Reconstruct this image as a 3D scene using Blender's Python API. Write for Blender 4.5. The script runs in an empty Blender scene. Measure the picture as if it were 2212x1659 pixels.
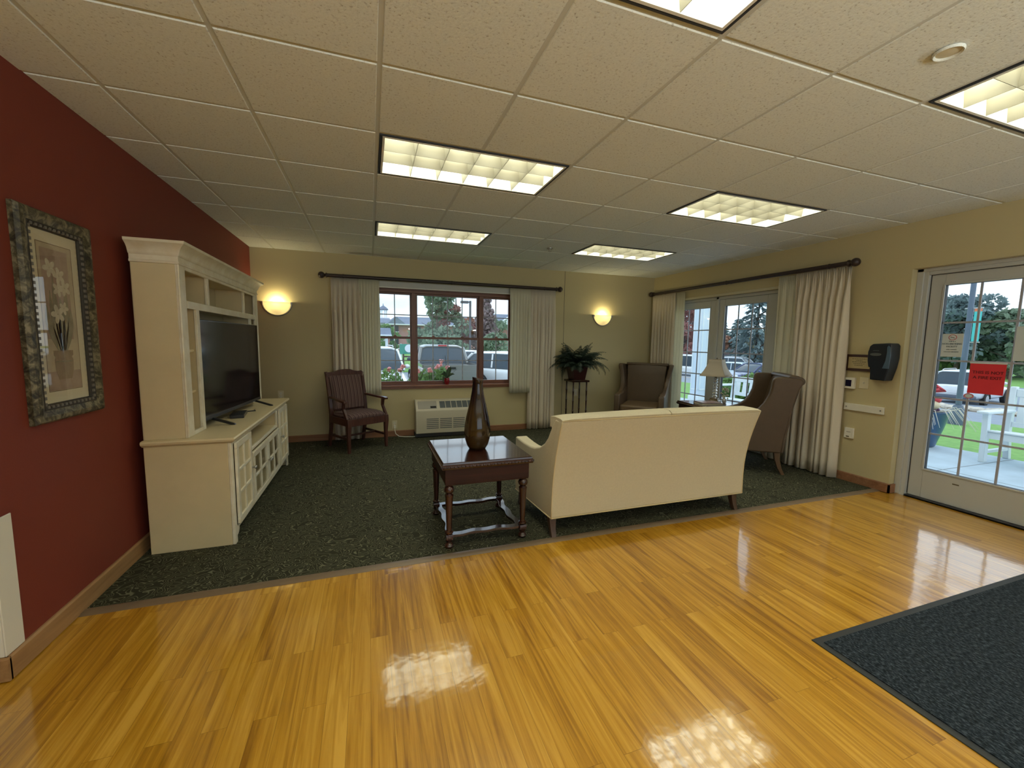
import bpy, bmesh, math, random
from mathutils import Matrix, Vector, Euler
random.seed(7)
S = bpy.context.scene
COL = S.collection
PI = math.pi
R = math.radians

# ------------------------------------------------------------------ camera, world, exposure
H = 2.574                      # ceiling height
cam_d = bpy.data.cameras.new('camera')
cam = bpy.data.objects.new('camera', cam_d)
COL.objects.link(cam)
cam_d.sensor_fit = 'HORIZONTAL'
cam_d.sensor_width = 36.0
cam_d.lens = 889.0 / 2212 * 36.0
cam_d.clip_start = 0.02
cam_d.clip_end = 500
cam.matrix_world = Matrix.Translation((-0.061, -1.947, 1.4155)) @ Matrix.Rotation(-0.3327, 4, 'Z') @ Matrix.Rotation(PI / 2 - 0.1022, 4, 'X') @ Matrix.Rotation(0.0156, 4, 'Z')
S.camera = cam
S.view_settings.view_transform = 'Standard'
S.view_settings.look = 'None'
S.view_settings.gamma = 1.0
S.view_settings.use_curve_mapping = False
S.view_settings.exposure = 0.5
SKY = 1.35                     # sky strength
LAMP_W = 13.0                  # watts of one ceiling light
SCONCE_W = 3.2
ADDED_PENDANT_W = 76.0  # watts of one added pendant behind the camera
try:
    S.cycles.use_denoising = True
    S.cycles.max_bounces = 10
    S.cycles.diffuse_bounces = 5
    S.cycles.transparent_max_bounces = 16
    S.cycles.sample_clamp_indirect = 6.0
    S.cycles.caustics_reflective = False
    S.cycles.caustics_refractive = False
except Exception:
    pass


# ------------------------------------------------------------------ node helpers
class NT:
    def __init__(self, tree):
        self.t = tree
        tree.nodes.clear()

    def n(self, kind, **kw):
        nd = self.t.nodes.new(kind)
        for k, v in kw.items():
            if k.startswith('_'):
                setattr(nd, k[1:], v)
            else:
                key = int(k[1:]) if (k[0] == 'i' and k[1:].isdigit()) else k.replace('__', ' ')
                nd.inputs[key].default_value = v
        return nd

    def l(self, a, b):
        self.t.links.new(a, b)


def rgba(c):
    return (c[0], c[1], c[2], 1.0)


w = bpy.data.worlds.new('sky')
S.world = w
w.use_nodes = True
N = NT(w.node_tree)
tc = N.n('ShaderNodeTexCoord')
mp = N.n('ShaderNodeMapping')
mp.inputs['Scale'].default_value = (1.0, 1.0, 3.2)
N.l(tc.outputs['Generated'], mp.inputs['Vector'])
nz = N.n('ShaderNodeTexNoise', Scale=2.6, Detail=8.0, Roughness=0.55)
N.l(mp.outputs['Vector'], nz.inputs['Vector'])
cr = N.n('ShaderNodeValToRGB')
cr.color_ramp.elements[0].position = 0.38
cr.color_ramp.elements[0].color = (0.50, 0.72, 0.92, 1)
cr.color_ramp.elements[1].position = 0.62
cr.color_ramp.elements[1].color = (0.93, 0.98, 1.0, 1)
N.l(nz.outputs['Fac'], cr.inputs['Fac'])
bg = N.n('ShaderNodeBackground', Strength=SKY)
N.l(cr.outputs['Color'], bg.inputs['Color'])
wo = N.n('ShaderNodeOutputWorld')
N.l(bg.outputs['Background'], wo.inputs['Surface'])


# ------------------------------------------------------------------ materials
def newmat(name):
    m = bpy.data.materials.new(name)
    m.use_nodes = True
    return m, NT(m.node_tree)


def pm(name, col, rough=0.5, metal=0.0, spec=0.5, var=0.0, vscale=6.0, bump=0.0, bscale=60.0, coat=0.0, emit=None, estr=0.0, stretch=None, trans=0.0, col2=None):
    m, N = newmat(name)
    b = N.n('ShaderNodeBsdfPrincipled')
    b.inputs['Base Color'].default_value = rgba(col)
    b.inputs['Roughness'].default_value = rough
    b.inputs['Metallic'].default_value = metal
    b.inputs['Specular IOR Level'].default_value = spec
    b.inputs['Coat Weight'].default_value = coat
    b.inputs['Coat Roughness'].default_value = 0.08
    if emit:
        b.inputs['Emission Color'].default_value = rgba(emit)
        b.inputs['Emission Strength'].default_value = estr
    o = N.n('ShaderNodeOutputMaterial')
    vec = None
    if var or bump or col2:
        tc = N.n('ShaderNodeTexCoord')
        vec = tc.outputs['Object']
        if stretch:
            mp = N.n('ShaderNodeMapping')
            mp.inputs['Scale'].default_value = stretch
            N.l(vec, mp.inputs['Vector'])
            vec = mp.outputs['Vector']
    if var or col2:
        nz = N.n('ShaderNodeTexNoise', Scale=vscale, Detail=6.0, Roughness=0.6)
        N.l(vec, nz.inputs['Vector'])
        rp = N.n('ShaderNodeValToRGB')
        a = col2 if col2 else tuple(c * (1 - var) for c in col)
        z = col if col2 else tuple(min(1, c * (1 + var)) for c in col)
        rp.color_ramp.elements[0].position = 0.35
        rp.color_ramp.elements[1].position = 0.65
        rp.color_ramp.elements[0].color = rgba(a)
        rp.color_ramp.elements[1].color = rgba(z)
        N.l(nz.outputs['Fac'], rp.inputs['Fac'])
        N.l(rp.outputs['Color'], b.inputs['Base Color'])
    if bump:
        nb = N.n('ShaderNodeTexNoise', Scale=bscale, Detail=3.0)
        N.l(vec, nb.inputs['Vector'])
        bp = N.n('ShaderNodeBump', Strength=bump, Distance=0.01)
        N.l(nb.outputs['Fac'], bp.inputs['Height'])
        N.l(bp.outputs['Normal'], b.inputs['Normal'])
    sh = b.outputs['BSDF']
    if trans:
        t = N.n('ShaderNodeBsdfTranslucent')
        t.inputs['Color'].default_value = rgba(col)
        mx = N.n('ShaderNodeMixShader', Fac=trans)
        N.l(sh, mx.inputs[1])
        N.l(t.outputs['BSDF'], mx.inputs[2])
        sh = mx.outputs['Shader']
    N.l(sh, o.inputs['Surface'])
    return m


def glass_mat(name, tint=(1, 1, 1), refl=1.0):
    m, N = newmat(name)
    t = N.n('ShaderNodeBsdfTransparent')
    t.inputs['Color'].default_value = rgba(tint)
    g = N.n('ShaderNodeBsdfGlossy', Roughness=0.0)
    g.inputs['Color'].default_value = (1, 1, 1, 1)
    fr = N.n('ShaderNodeFresnel', IOR=1.45)
    geo = N.n('ShaderNodeNewGeometry')
    ft = N.n('ShaderNodeMath', _operation='MULTIPLY_ADD')      # reflect on the outer face only
    ft.inputs[1].default_value = -refl
    ft.inputs[2].default_value = refl
    N.l(geo.outputs['Backfacing'], ft.inputs[0])
    mu = N.n('ShaderNodeMath', _operation='MULTIPLY')
    N.l(fr.outputs['Fac'], mu.inputs[0])
    N.l(ft.outputs['Value'], mu.inputs[1])
    mx = N.n('ShaderNodeMixShader')
    N.l(mu.outputs['Value'], mx.inputs['Fac'])
    N.l(t.outputs['BSDF'], mx.inputs[1])
    N.l(g.outputs['BSDF'], mx.inputs[2])
    o = N.n('ShaderNodeOutputMaterial')
    N.l(mx.outputs['Shader'], o.inputs['Surface'])
    return m


def wood_mat(name, c1, c2, axis='x', rough=0.35, coat=0.0, scale=1.0, spec=0.5):
    m, N = newmat(name)
    tc = N.n('ShaderNodeTexCoord')
    mp = N.n('ShaderNodeMapping')
    s = [26.0 * scale] * 3
    s['xyz'.index(axis)] = 1.6 * scale
    mp.inputs['Scale'].default_value = s
    N.l(tc.outputs['Object'], mp.inputs['Vector'])
    nz = N.n('ShaderNodeTexNoise', Scale=1.0, Detail=7.0, Roughness=0.62, Distortion=0.6)
    N.l(mp.outputs['Vector'], nz.inputs['Vector'])
    rp = N.n('ShaderNodeValToRGB')
    rp.color_ramp.elements[0].position = 0.3
    rp.color_ramp.elements[1].position = 0.7
    rp.color_ramp.elements[0].color = rgba(c1)
    rp.color_ramp.elements[1].color = rgba(c2)
    N.l(nz.outputs['Fac'], rp.inputs['Fac'])
    b = N.n('ShaderNodeBsdfPrincipled')
    b.inputs['Roughness'].default_value = rough
    b.inputs['Coat Weight'].default_value = coat
    b.inputs['Coat Roughness'].default_value = 0.06
    b.inputs['Specular IOR Level'].default_value = spec
    N.l(rp.outputs['Color'], b.inputs['Base Color'])
    o = N.n('ShaderNodeOutputMaterial')
    N.l(b.outputs['BSDF'], o.inputs['Surface'])
    return m


def floor_mat():
    m, N = newmat('plank_floor')
    geo = N.n('ShaderNodeNewGeometry')
    sp = N.n('ShaderNodeSeparateXYZ')
    N.l(geo.outputs['Position'], sp.inputs['Vector'])
    cb = N.n('ShaderNodeCombineXYZ')
    N.l(sp.outputs['Y'], cb.inputs['X'])
    N.l(sp.outputs['X'], cb.inputs['Y'])
    br = N.n('ShaderNodeTexBrick', Scale=1.0, Mortar__Size=0.0006, Mortar__Smooth=0.2, Bias=0.0, Brick__Width=0.86, Row__Height=0.083)
    br.offset = 0.37
    br.offset_frequency = 2
    br.inputs['Color1'].default_value = (0.0, 0.0, 0.0, 1)
    br.inputs['Color2'].default_value = (1.0, 1.0, 1.0, 1)
    br.inputs['Mortar'].default_value = (0.1, 0.1, 0.1, 1)
    N.l(cb.outputs['Vector'], br.inputs['Vector'])
    # per-plank offset of the grain
    mp = N.n('ShaderNodeMapping')
    mp.inputs['Scale'].default_value = (1.5, 34.0, 1.0)
    N.l(cb.outputs['Vector'], mp.inputs['Vector'])
    ad = N.n('ShaderNodeVectorMath', _operation='ADD')
    sc = N.n('ShaderNodeVectorMath', _operation='SCALE')
    sc.inputs['Scale'].default_value = 17.0
    N.l(br.outputs['Color'], sc.inputs[0])
    N.l(mp.outputs['Vector'], ad.inputs[0])
    N.l(sc.outputs['Vector'], ad.inputs[1])
    nz = N.n('ShaderNodeTexNoise', Scale=1.0, Detail=8.0, Roughness=0.6, Distortion=1.1)
    N.l(ad.outputs['Vector'], nz.inputs['Vector'])
    nz2 = N.n('ShaderNodeTexNoise', Scale=0.3, Detail=3.0, Roughness=0.5, Distortion=0.6)
    N.l(ad.outputs['Vector'], nz2.inputs['Vector'])
    rp = N.n('ShaderNodeValToRGB')
    rp.color_ramp.elements[0].position = 0.28
    rp.color_ramp.elements[0].color = (0.25, 0.100, 0.004, 1)
    rp.color_ramp.elements[1].position = 0.70
    rp.color_ramp.elements[1].color = (0.66, 0.360, 0.050, 1)
    e = rp.color_ramp.elements.new(0.48)
    e.color = (0.48, 0.232, 0.015, 1)
    a1 = N.n('ShaderNodeMath', _operation='MULTIPLY_ADD')
    a1.inputs[1].default_value = 0.12
    N.l(br.outputs['Color'], a1.inputs[0])
    a2 = N.n('ShaderNodeMath', _operation='MULTIPLY_ADD')
    a2.inputs[1].default_value = 0.85
    a2.inputs[2].default_value = -0.19
    N.l(nz.outputs['Fac'], a2.inputs[0])
    N.l(a2.outputs['Value'], a1.inputs[2])
    a3 = N.n('ShaderNodeMath', _operation='MULTIPLY_ADD')
    a3.inputs[1].default_value = 0.38
    N.l(nz2.outputs['Fac'], a3.inputs[0])
    N.l(a1.outputs['Value'], a3.inputs[2])
    N.l(a3.outputs['Value'], rp.inputs['Fac'])
    b = N.n('ShaderNodeBsdfPrincipled')
    b.inputs['Roughness'].default_value = 0.30
    b.inputs['Specular IOR Level'].default_value = 0.35
    b.inputs['Coat Weight'].default_value = 1.0
    b.inputs['Coat IOR'].default_value = 1.72
    b.inputs['Coat Roughness'].default_value = 0.085
    mmx = N.n('ShaderNodeMix', _data_type='RGBA', _blend_type='MULTIPLY')
    mmx.inputs[0].default_value = 0.55
    N.l(rp.outputs['Color'], mmx.inputs[6])
    inv = N.n('ShaderNodeMath', _operation='SUBTRACT')
    inv.inputs[0].default_value = 1.0
    N.l(br.outputs['Fac'], inv.inputs[1])
    N.l(inv.outputs['Value'], mmx.inputs[7])
    N.l(mmx.outputs[2], b.inputs['Base Color'])
    nb = N.n('ShaderNodeTexNoise', Scale=16.0, Detail=2.0)
    N.l(geo.outputs['Position'], nb.inputs['Vector'])
    bp = N.n('ShaderNodeBump', Strength=0.085, Distance=0.007)
    N.l(nb.outputs['Fac'], bp.inputs['Height'])
    bp2 = N.n('ShaderNodeBump', Strength=0.25, Distance=0.0008)
    N.l(nz.outputs['Fac'], bp2.inputs['Height'])
    N.l(bp.outputs['Normal'], bp2.inputs['Normal'])
    N.l(bp2.outputs['Normal'], b.inputs['Normal'])
    N.l(bp.outputs['Normal'], b.inputs['Coat Normal'])
    o = N.n('ShaderNodeOutputMaterial')
    N.l(b.outputs['BSDF'], o.inputs['Surface'])
    return m


def carpet_mat():
    m, N = newmat('scroll_carpet')
    geo = N.n('ShaderNodeNewGeometry')
    nz = N.n('ShaderNodeTexNoise', Scale=9.0, Detail=0.6, Roughness=0.4, Distortion=1.6)
    N.l(geo.outputs['Position'], nz.inputs['Vector'])
    mu = N.n('ShaderNodeMath', _operation='MULTIPLY')
    mu.inputs[1].default_value = 34.0
    N.l(nz.outputs['Fac'], mu.inputs[0])
    sn = N.n('ShaderNodeMath', _operation='SINE')
    N.l(mu.outputs['Value'], sn.inputs[0])
    ab = N.n('ShaderNodeMath', _operation='ABSOLUTE')
    N.l(sn.outputs['Value'], ab.inputs[0])
    nf = N.n('ShaderNodeTexNoise', Scale=420.0, Detail=2.0)
    N.l(geo.outputs['Position'], nf.inputs['Vector'])
    ad = N.n('ShaderNodeMath', _operation='MULTIPLY_ADD')
    ad.inputs[1].default_value = 0.25
    N.l(nf.outputs['Fac'], ad.inputs[0])
    N.l(ab.outputs['Value'], ad.inputs[2])
    rp = N.n('ShaderNodeValToRGB')
    rp.color_ramp.elements[0].position = 0.34
    rp.color_ramp.elements[0].color = (0.150, 0.145, 0.092, 1)
    rp.color_ramp.elements[1].position = 0.56
    rp.color_ramp.elements[1].color = (0.032, 0.032, 0.019, 1)
    N.l(ad.outputs['Value'], rp.inputs['Fac'])
    b = N.n('ShaderNodeBsdfPrincipled')
    b.inputs['Roughness'].default_value = 0.95
    b.inputs['Specular IOR Level'].default_value = 0.15
    N.l(rp.outputs['Color'], b.inputs['Base Color'])
    bp = N.n('ShaderNodeBump', Strength=0.5, Distance=0.003)
    N.l(nf.outputs['Fac'], bp.inputs['Height'])
    N.l(bp.outputs['Normal'], b.inputs['Normal'])
    o = N.n('ShaderNodeOutputMaterial')
    N.l(b.outputs['BSDF'], o.inputs['Surface'])
    return m


def ramp_noise_mat(name, stops, scale, detail=3.0, rough=0.9, spec=0.2, bump=0.0, stretch=None, distort=0.0):
    m, N = newmat(name)
    tc = N.n('ShaderNodeTexCoord')
    v = tc.outputs['Object']
    if stretch:
        mp = N.n('ShaderNodeMapping')
        mp.inputs['Scale'].default_value = stretch
        N.l(v, mp.inputs['Vector'])
        v = mp.outputs['Vector']
    nz = N.n('ShaderNodeTexNoise', Scale=scale, Detail=detail, Roughness=0.65, Distortion=distort)
    N.l(v, nz.inputs['Vector'])
    rp = N.n('ShaderNodeValToRGB')
    els = rp.color_ramp.elements
    els[0].position, els[0].color = stops[0][0], rgba(stops[0][1])
    els[1].position, els[1].color = stops[-1][0], rgba(stops[-1][1])
    for p, c in stops[1:-1]:
        e = els.new(p)
        e.color = rgba(c)
    N.l(nz.outputs['Fac'], rp.inputs['Fac'])
    b = N.n('ShaderNodeBsdfPrincipled')
    b.inputs['Roughness'].default_value = rough
    b.inputs['Specular IOR Level'].default_value = spec
    N.l(rp.outputs['Color'], b.inputs['Base Color'])
    if bump:
        bp = N.n('ShaderNodeBump', Strength=bump, Distance=0.004)
        N.l(nz.outputs['Fac'], bp.inputs['Height'])
        N.l(bp.outputs['Normal'], b.inputs['Normal'])
    o = N.n('ShaderNodeOutputMaterial')
    N.l(b.outputs['BSDF'], o.inputs['Surface'])
    return m


def stripe_mat(name, base, dark, light, period, axis=0, rough=0.85):
    """woven stripes across the local x axis"""
    m, N = newmat(name)
    tc = N.n('ShaderNodeTexCoord')
    sp = N.n('ShaderNodeSeparateXYZ')
    N.l(tc.outputs['Object'], sp.inputs['Vector'])
    mu = N.n('ShaderNodeMath', _operation='MULTIPLY')
    mu.inputs[1].default_value = 1.0 / period
    N.l(sp.outputs[axis], mu.inputs[0])
    fr = N.n('ShaderNodeMath', _operation='FRACT')
    N.l(mu.outputs['Value'], fr.inputs[0])
    rp = N.n('ShaderNodeValToRGB')
    rp.color_ramp.interpolation = 'CONSTANT'
    els = rp.color_ramp.elements
    els[0].position, els[0].color = 0.0, rgba(base)
    els[1].position, els[1].color = 0.30, rgba(dark)
    for p, c in ((0.48, base), (0.66, light), (0.74, base), (0.88, dark), (0.93, base)):
        e = els.new(p)
        e.color = rgba(c)
    N.l(fr.outputs['Value'], rp.inputs['Fac'])
    b = N.n('ShaderNodeBsdfPrincipled')
    b.inputs['Roughness'].default_value = rough
    b.inputs['Specular IOR Level'].default_value = 0.2
    N.l(rp.outputs['Color'], b.inputs['Base Color'])
    nb = N.n('ShaderNodeTexNoise', Scale=350.0, Detail=2.0)
    N.l(tc.outputs['Object'], nb.inputs['Vector'])
    bp = N.n('ShaderNodeBump', Strength=0.4, Distance=0.002)
    N.l(nb.outputs['Fac'], bp.inputs['Height'])
    N.l(bp.outputs['Normal'], b.inputs['Normal'])
    o = N.n('ShaderNodeOutputMaterial')
    N.l(b.outputs['BSDF'], o.inputs['Surface'])
    return m


def brick_mat(name, c1, c2, mortar, bw=0.22, rh=0.075):
    m, N = newmat(name)
    tc = N.n('ShaderNodeTexCoord')
    sp = N.n('ShaderNodeSeparateXYZ')
    N.l(tc.outputs['Object'], sp.inputs['Vector'])
    ad = N.n('ShaderNodeMath', _operation='ADD')
    N.l(sp.outputs['X'], ad.inputs[0])
    N.l(sp.outputs['Y'], ad.inputs[1])
    cb = N.n('ShaderNodeCombineXYZ')
    N.l(ad.outputs['Value'], cb.inputs['X'])
    N.l(sp.outputs['Z'], cb.inputs['Y'])
    br = N.n('ShaderNodeTexBrick', Scale=1.0, Mortar__Size=0.012, Brick__Width=bw, Row__Height=rh)
    br.inputs['Color1'].default_value = rgba(c1)
    br.inputs['Color2'].default_value = rgba(c2)
    br.inputs['Mortar'].default_value = rgba(mortar)
    N.l(cb.outputs['Vector'], br.inputs['Vector'])
    b = N.n('ShaderNodeBsdfPrincipled', Roughness=0.9)
    N.l(br.outputs['Color'], b.inputs['Base Color'])
    o = N.n('ShaderNodeOutputMaterial')
    N.l(b.outputs['BSDF'], o.inputs['Surface'])
    return m


M = {}
M['beige'] = pm('beige_paint', (0.53, 0.455, 0.270), 0.75, spec=0.3, bump=0.06, bscale=220)
M['red'] = pm('red_paint', (0.20, 0.040, 0.026), 0.65, spec=0.3, bump=0.06, bscale=220)
M['reveal'] = pm('reveal_paint', (0.60, 0.54, 0.38), 0.7, spec=0.3, bump=0.05, bscale=200)
M['tile'] = ramp_noise_mat('ceiling_tile', [(0.30, (0.46, 0.45, 0.42)), (0.40, (0.75, 0.79, 0.79)), (0.7, (0.81, 0.85, 0.85))], 95.0, 3.0, 0.95, 0.1, bump=0.35)
M['tbar'] = pm('ceiling_grid_metal', (0.62, 0.645, 0.63), 0.5)
M['floor'] = floor_mat()
M['carpet'] = carpet_mat()
M['strip'] = pm('rubber_strip', (0.17, 0.115, 0.070), 0.45)
M['oak_y'] = wood_mat('oak_trim_y', (0.27, 0.145, 0.062), (0.42, 0.245, 0.115), 'y', 0.45)
M['oak_x'] = wood_mat('oak_trim_x', (0.20, 0.085, 0.040), (0.31, 0.150, 0.075), 'x', 0.45)
M['win_x'] = wood_mat('window_wood_x', (0.135, 0.048, 0.030), (0.22, 0.085, 0.052), 'x', 0.4)
M['win_z'] = wood_mat('window_wood_z', (0.135, 0.048, 0.030), (0.22, 0.085, 0.052), 'z', 0.4)
M['sill'] = wood_mat('sill_wood', (0.20, 0.075, 0.045), (0.33, 0.14, 0.085), 'x', 0.28, 0.3)
M['dark_x'] = wood_mat('dark_mahogany_x', (0.016, 0.0045, 0.003), (0.042, 0.011, 0.007), 'x', 0.20, 0.6)
M['dark_z'] = wood_mat('dark_mahogany_z', (0.018, 0.005, 0.0035), (0.050, 0.013, 0.008), 'z', 0.25, 0.4)
M['dark_apron'] = wood_mat('dark_mahogany_apron', (0.016, 0.0045, 0.003), (0.042, 0.011, 0.007), 'x', 0.5, 0.0, spec=0.3)
M['chairwood'] = wood_mat('chair_mahogany', (0.050, 0.017, 0.012), (0.105, 0.036, 0.025), 'z', 0.35, 0.2)
M['rod'] = wood_mat('rod_walnut', (0.020, 0.012, 0.012), (0.045, 0.026, 0.022), 'x', 0.4)
M['cream'] = pm('cream_cabinet', (0.66, 0.55, 0.34), 0.36, var=0.03, vscale=5)
M['cream_in'] = pm('cream_cabinet_back', (0.60, 0.52, 0.35), 0.5)
M['antique'] = pm('rubbed_cream_edge', (0.80, 0.75, 0.62), 0.33, col2=(0.70, 0.62, 0.46), vscale=10)
M['white'] = pm('white_paint', (0.78, 0.77, 0.72), 0.4)
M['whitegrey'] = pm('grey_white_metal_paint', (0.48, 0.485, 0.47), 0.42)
M['grille_bar'] = pm('white_glazing_bar', (0.38, 0.39, 0.45), 0.45)
M['fixture'] = pm('fixture_white', (0.80, 0.79, 0.74), 0.35)
M['darkgap'] = pm('dark_gap', (0.03, 0.03, 0.035), 0.6)
M['louver'] = pm('louver_aluminium', (0.29, 0.27, 0.21), 0.45)
M['lamp_panel'] = pm('lamp_reflector', (0.8, 0.78, 0.7), 0.6, emit=(1.0, 0.92, 0.70), estr=0.72)
M['tube'] = pm('fluorescent_tube', (0.9, 0.9, 0.9), 0.4, emit=(1.0, 0.95, 0.78), estr=2.0)
M['sconce_glass'] = pm('lit_frosted_glass', (0.9, 0.84, 0.66), 0.5, emit=(1.0, 0.84, 0.48), estr=0.22, trans=0.36)
M['bulb'] = pm('lit_bulb', (1, 0.95, 0.8), 0.4, emit=(1.0, 0.88, 0.55), estr=6.0)
M['steel'] = pm('brushed_steel', (0.42, 0.41, 0.38), 0.35, metal=0.9)
M['glass'] = glass_mat('window_glass', (0.97, 0.985, 0.99), 0.8)
M['picglass'] = glass_mat('picture_glass', (0.98, 0.98, 0.98), 1.0)
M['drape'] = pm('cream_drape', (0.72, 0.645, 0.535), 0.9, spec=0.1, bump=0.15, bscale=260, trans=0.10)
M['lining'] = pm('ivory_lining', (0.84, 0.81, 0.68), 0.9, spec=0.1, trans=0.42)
M['sofa'] = pm('cream_woven_fabric', (0.60, 0.53, 0.385), 0.95, spec=0.12, bump=0.25, bscale=420, var=0.03, vscale=70)
M['welt'] = pm('cream_welt', (0.64, 0.53, 0.33), 0.9, spec=0.1)
M['leather'] = pm('brown_faux_leather', (0.088, 0.054, 0.029), 0.45, spec=0.45, var=0.06, vscale=14, bump=0.10, bscale=190)
M['leatherseat'] = pm('tan_faux_leather', (0.125, 0.078, 0.040), 0.45, spec=0.45, bump=0.1, bscale=190)
M['sofa_leg'] = wood_mat('sofa_leg_walnut', (0.045, 0.022, 0.014), (0.085, 0.045, 0.028), 'z', 0.4)
M['wing_leg'] = wood_mat('wing_leg_wood', (0.085, 0.045, 0.020), (0.145, 0.08, 0.038), 'z', 0.4)
M['stripe'] = stripe_mat('burgundy_stripe', (0.135, 0.085, 0.078), (0.058, 0.028, 0.030), (0.215, 0.150, 0.120), 0.050, 0)
M['black'] = pm('black_plastic', (0.012, 0.012, 0.013), 0.32)
M['screen'] = pm('tv_screen', (0.006, 0.006, 0.007), 0.10, spec=0.6)
M['acwhite'] = pm('ac_beige_plastic', (0.62, 0.575, 0.455), 0.45)
M['acgrey'] = pm('ac_panel_grey', (0.40, 0.375, 0.32), 0.45)
M['acslot'] = pm('ac_slot_dark', (0.10, 0.115, 0.12), 0.5)
M['plate'] = pm('ivory_plate', (0.66, 0.60, 0.43), 0.4)
M['offwhite'] = pm('offwhite_plastic', (0.74, 0.71, 0.62), 0.4)
M['lcd'] = pm('lcd_navy', (0.012, 0.010, 0.035), 0.2)
M['plaquewood'] = pm('plaque_walnut', (0.055, 0.022, 0.015), 0.4)
M['brass'] = pm('plaque_brass', (0.52, 0.42, 0.22), 0.4, metal=0.25)
M['ink'] = pm('dark_ink', (0.10, 0.075, 0.035), 0.6)
M['darkblue'] = pm('black_gloss_plastic', (0.010, 0.013, 0.018), 0.28)
M['smoke'] = pm('smoky_translucent_plastic', (0.07, 0.115, 0.165), 0.3)
M['greygloss'] = pm('grey_window_plastic', (0.075, 0.085, 0.085), 0.35)
M['redsign'] = pm('red_paper', (0.72, 0.035, 0.050), 0.7, emit=None)
M['redsign_ink'] = pm('dark_red_ink', (0.16, 0.008, 0.016), 0.7)
M['signwhite'] = pm('white_card', (0.62, 0.68, 0.70), 0.6)
M['signgrey'] = pm('grey_print', (0.20, 0.25, 0.29), 0.7)
M['signred'] = pm('red_print', (0.55, 0.16, 0.20), 0.7)
M['vase'] = pm('amber_swirl_glass', (0.115, 0.062, 0.022), 0.08, spec=0.7, coat=0.6)
M['potred'] = pm('maroon_planter', (0.050, 0.012, 0.010), 0.3, coat=0.3)
M['redpot'] = pm('red_ceramic', (0.27, 0.012, 0.018), 0.25, coat=0.4)
M['fern'] = pm('palm_green', (0.012, 0.026, 0.016), 0.55, col2=(0.028, 0.048, 0.030), vscale=30)
M['orchid'] = pm('orchid_leaf', (0.045, 0.095, 0.035), 0.35, col2=(0.03, 0.06, 0.025))
M['stem'] = pm('dark_stem', (0.05, 0.05, 0.03), 0.6)
M['soil'] = pm('soil', (0.02, 0.014, 0.010), 0.95)
M['mat'] = ramp_noise_mat('speckled_mat', [(0.36, (0.003, 0.005, 0.008)), (0.50, (0.014, 0.020, 0.028)), (0.68, (0.060, 0.076, 0.096))], 120.0, 3.0, 0.95, 0.2, bump=0.6, stretch=(1.0, 0.5, 1.0))
M['rubber'] = pm('black_rubber', (0.022, 0.024, 0.026), 0.6)
M['shade'] = pm('linen_shade', (0.60, 0.52, 0.41), 0.85, spec=0.1, trans=0.25)
M['shade_trim'] = pm('shade_trim', (0.40, 0.33, 0.24), 0.85)
M['crystal'] = pm('cut_glass', (0.70, 0.70, 0.66), 0.06, spec=0.9, metal=0.35)
M['bronze'] = pm('antique_bronze', (0.14, 0.105, 0.06), 0.35, metal=0.7)
M['picframe'] = ramp_noise_mat('mottled_frame', [(0.38, (0.018, 0.014, 0.008)), (0.49, (0.075, 0.064, 0.034)), (0.62, (0.23, 0.20, 0.125))], 26.0, 6.0, 0.45, 0.4, bump=0.3, distort=0.8)
M['picinner'] = pm('dentil_dark', (0.030, 0.024, 0.020), 0.45)
M['picbead'] = pm('dentil_silver', (0.145, 0.13, 0.11), 0.45)
M['matboard'] = pm('cream_matboard', (0.66, 0.61, 0.46), 0.8)
M['art0'] = pm('art_tan', (0.52, 0.44, 0.31), 0.85, col2=(0.43, 0.35, 0.25), vscale=9)
M['art1'] = pm('art_rose', (0.33, 0.235, 0.19), 0.85, col2=(0.42, 0.32, 0.25), vscale=12)
M['art2'] = pm('art_leaf', (0.22, 0.205, 0.14), 0.85, col2=(0.31, 0.28, 0.20), vscale=25)
M['art3'] = pm('art_petal', (0.62, 0.57, 0.45), 0.85, col2=(0.50, 0.45, 0.35), vscale=25)
M['art4'] = pm('art_pot', (0.26, 0.19, 0.13), 0.85, col2=(0.34, 0.26, 0.18), vscale=14)
M['artline'] = pm('art_line', (0.20, 0.15, 0.10), 0.85)
M['book1'] = pm('book_cover_grey', (0.25, 0.22, 0.20), 0.4)
M['book2'] = pm('magazine_cover', (0.50, 0.40, 0.36), 0.3, col2=(0.30, 0.10, 0.08), vscale=14)
M['paper'] = pm('book_pages', (0.60, 0.55, 0.44), 0.8)
# outdoors
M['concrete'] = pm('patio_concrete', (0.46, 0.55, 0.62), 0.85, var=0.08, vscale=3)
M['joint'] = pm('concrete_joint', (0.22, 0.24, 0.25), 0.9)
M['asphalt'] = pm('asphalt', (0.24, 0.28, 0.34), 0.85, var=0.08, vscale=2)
M['grass'] = pm('lawn_grass', (0.22, 0.42, 0.10), 0.9, col2=(0.14, 0.30, 0.07), vscale=8, bump=0.5, bscale=120)
M['rockbed'] = pm('rock_bed', (0.30, 0.27, 0.24), 0.9, var=0.3, vscale=9)
M['rock'] = pm('pale_stone', (0.55, 0.50, 0.43), 0.85, var=0.15, vscale=9)
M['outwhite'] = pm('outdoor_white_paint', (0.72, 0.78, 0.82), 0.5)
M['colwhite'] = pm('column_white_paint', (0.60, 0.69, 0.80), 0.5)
M['bark'] = pm('bark', (0.10, 0.075, 0.06), 0.9, var=0.3, vscale=12)
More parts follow.
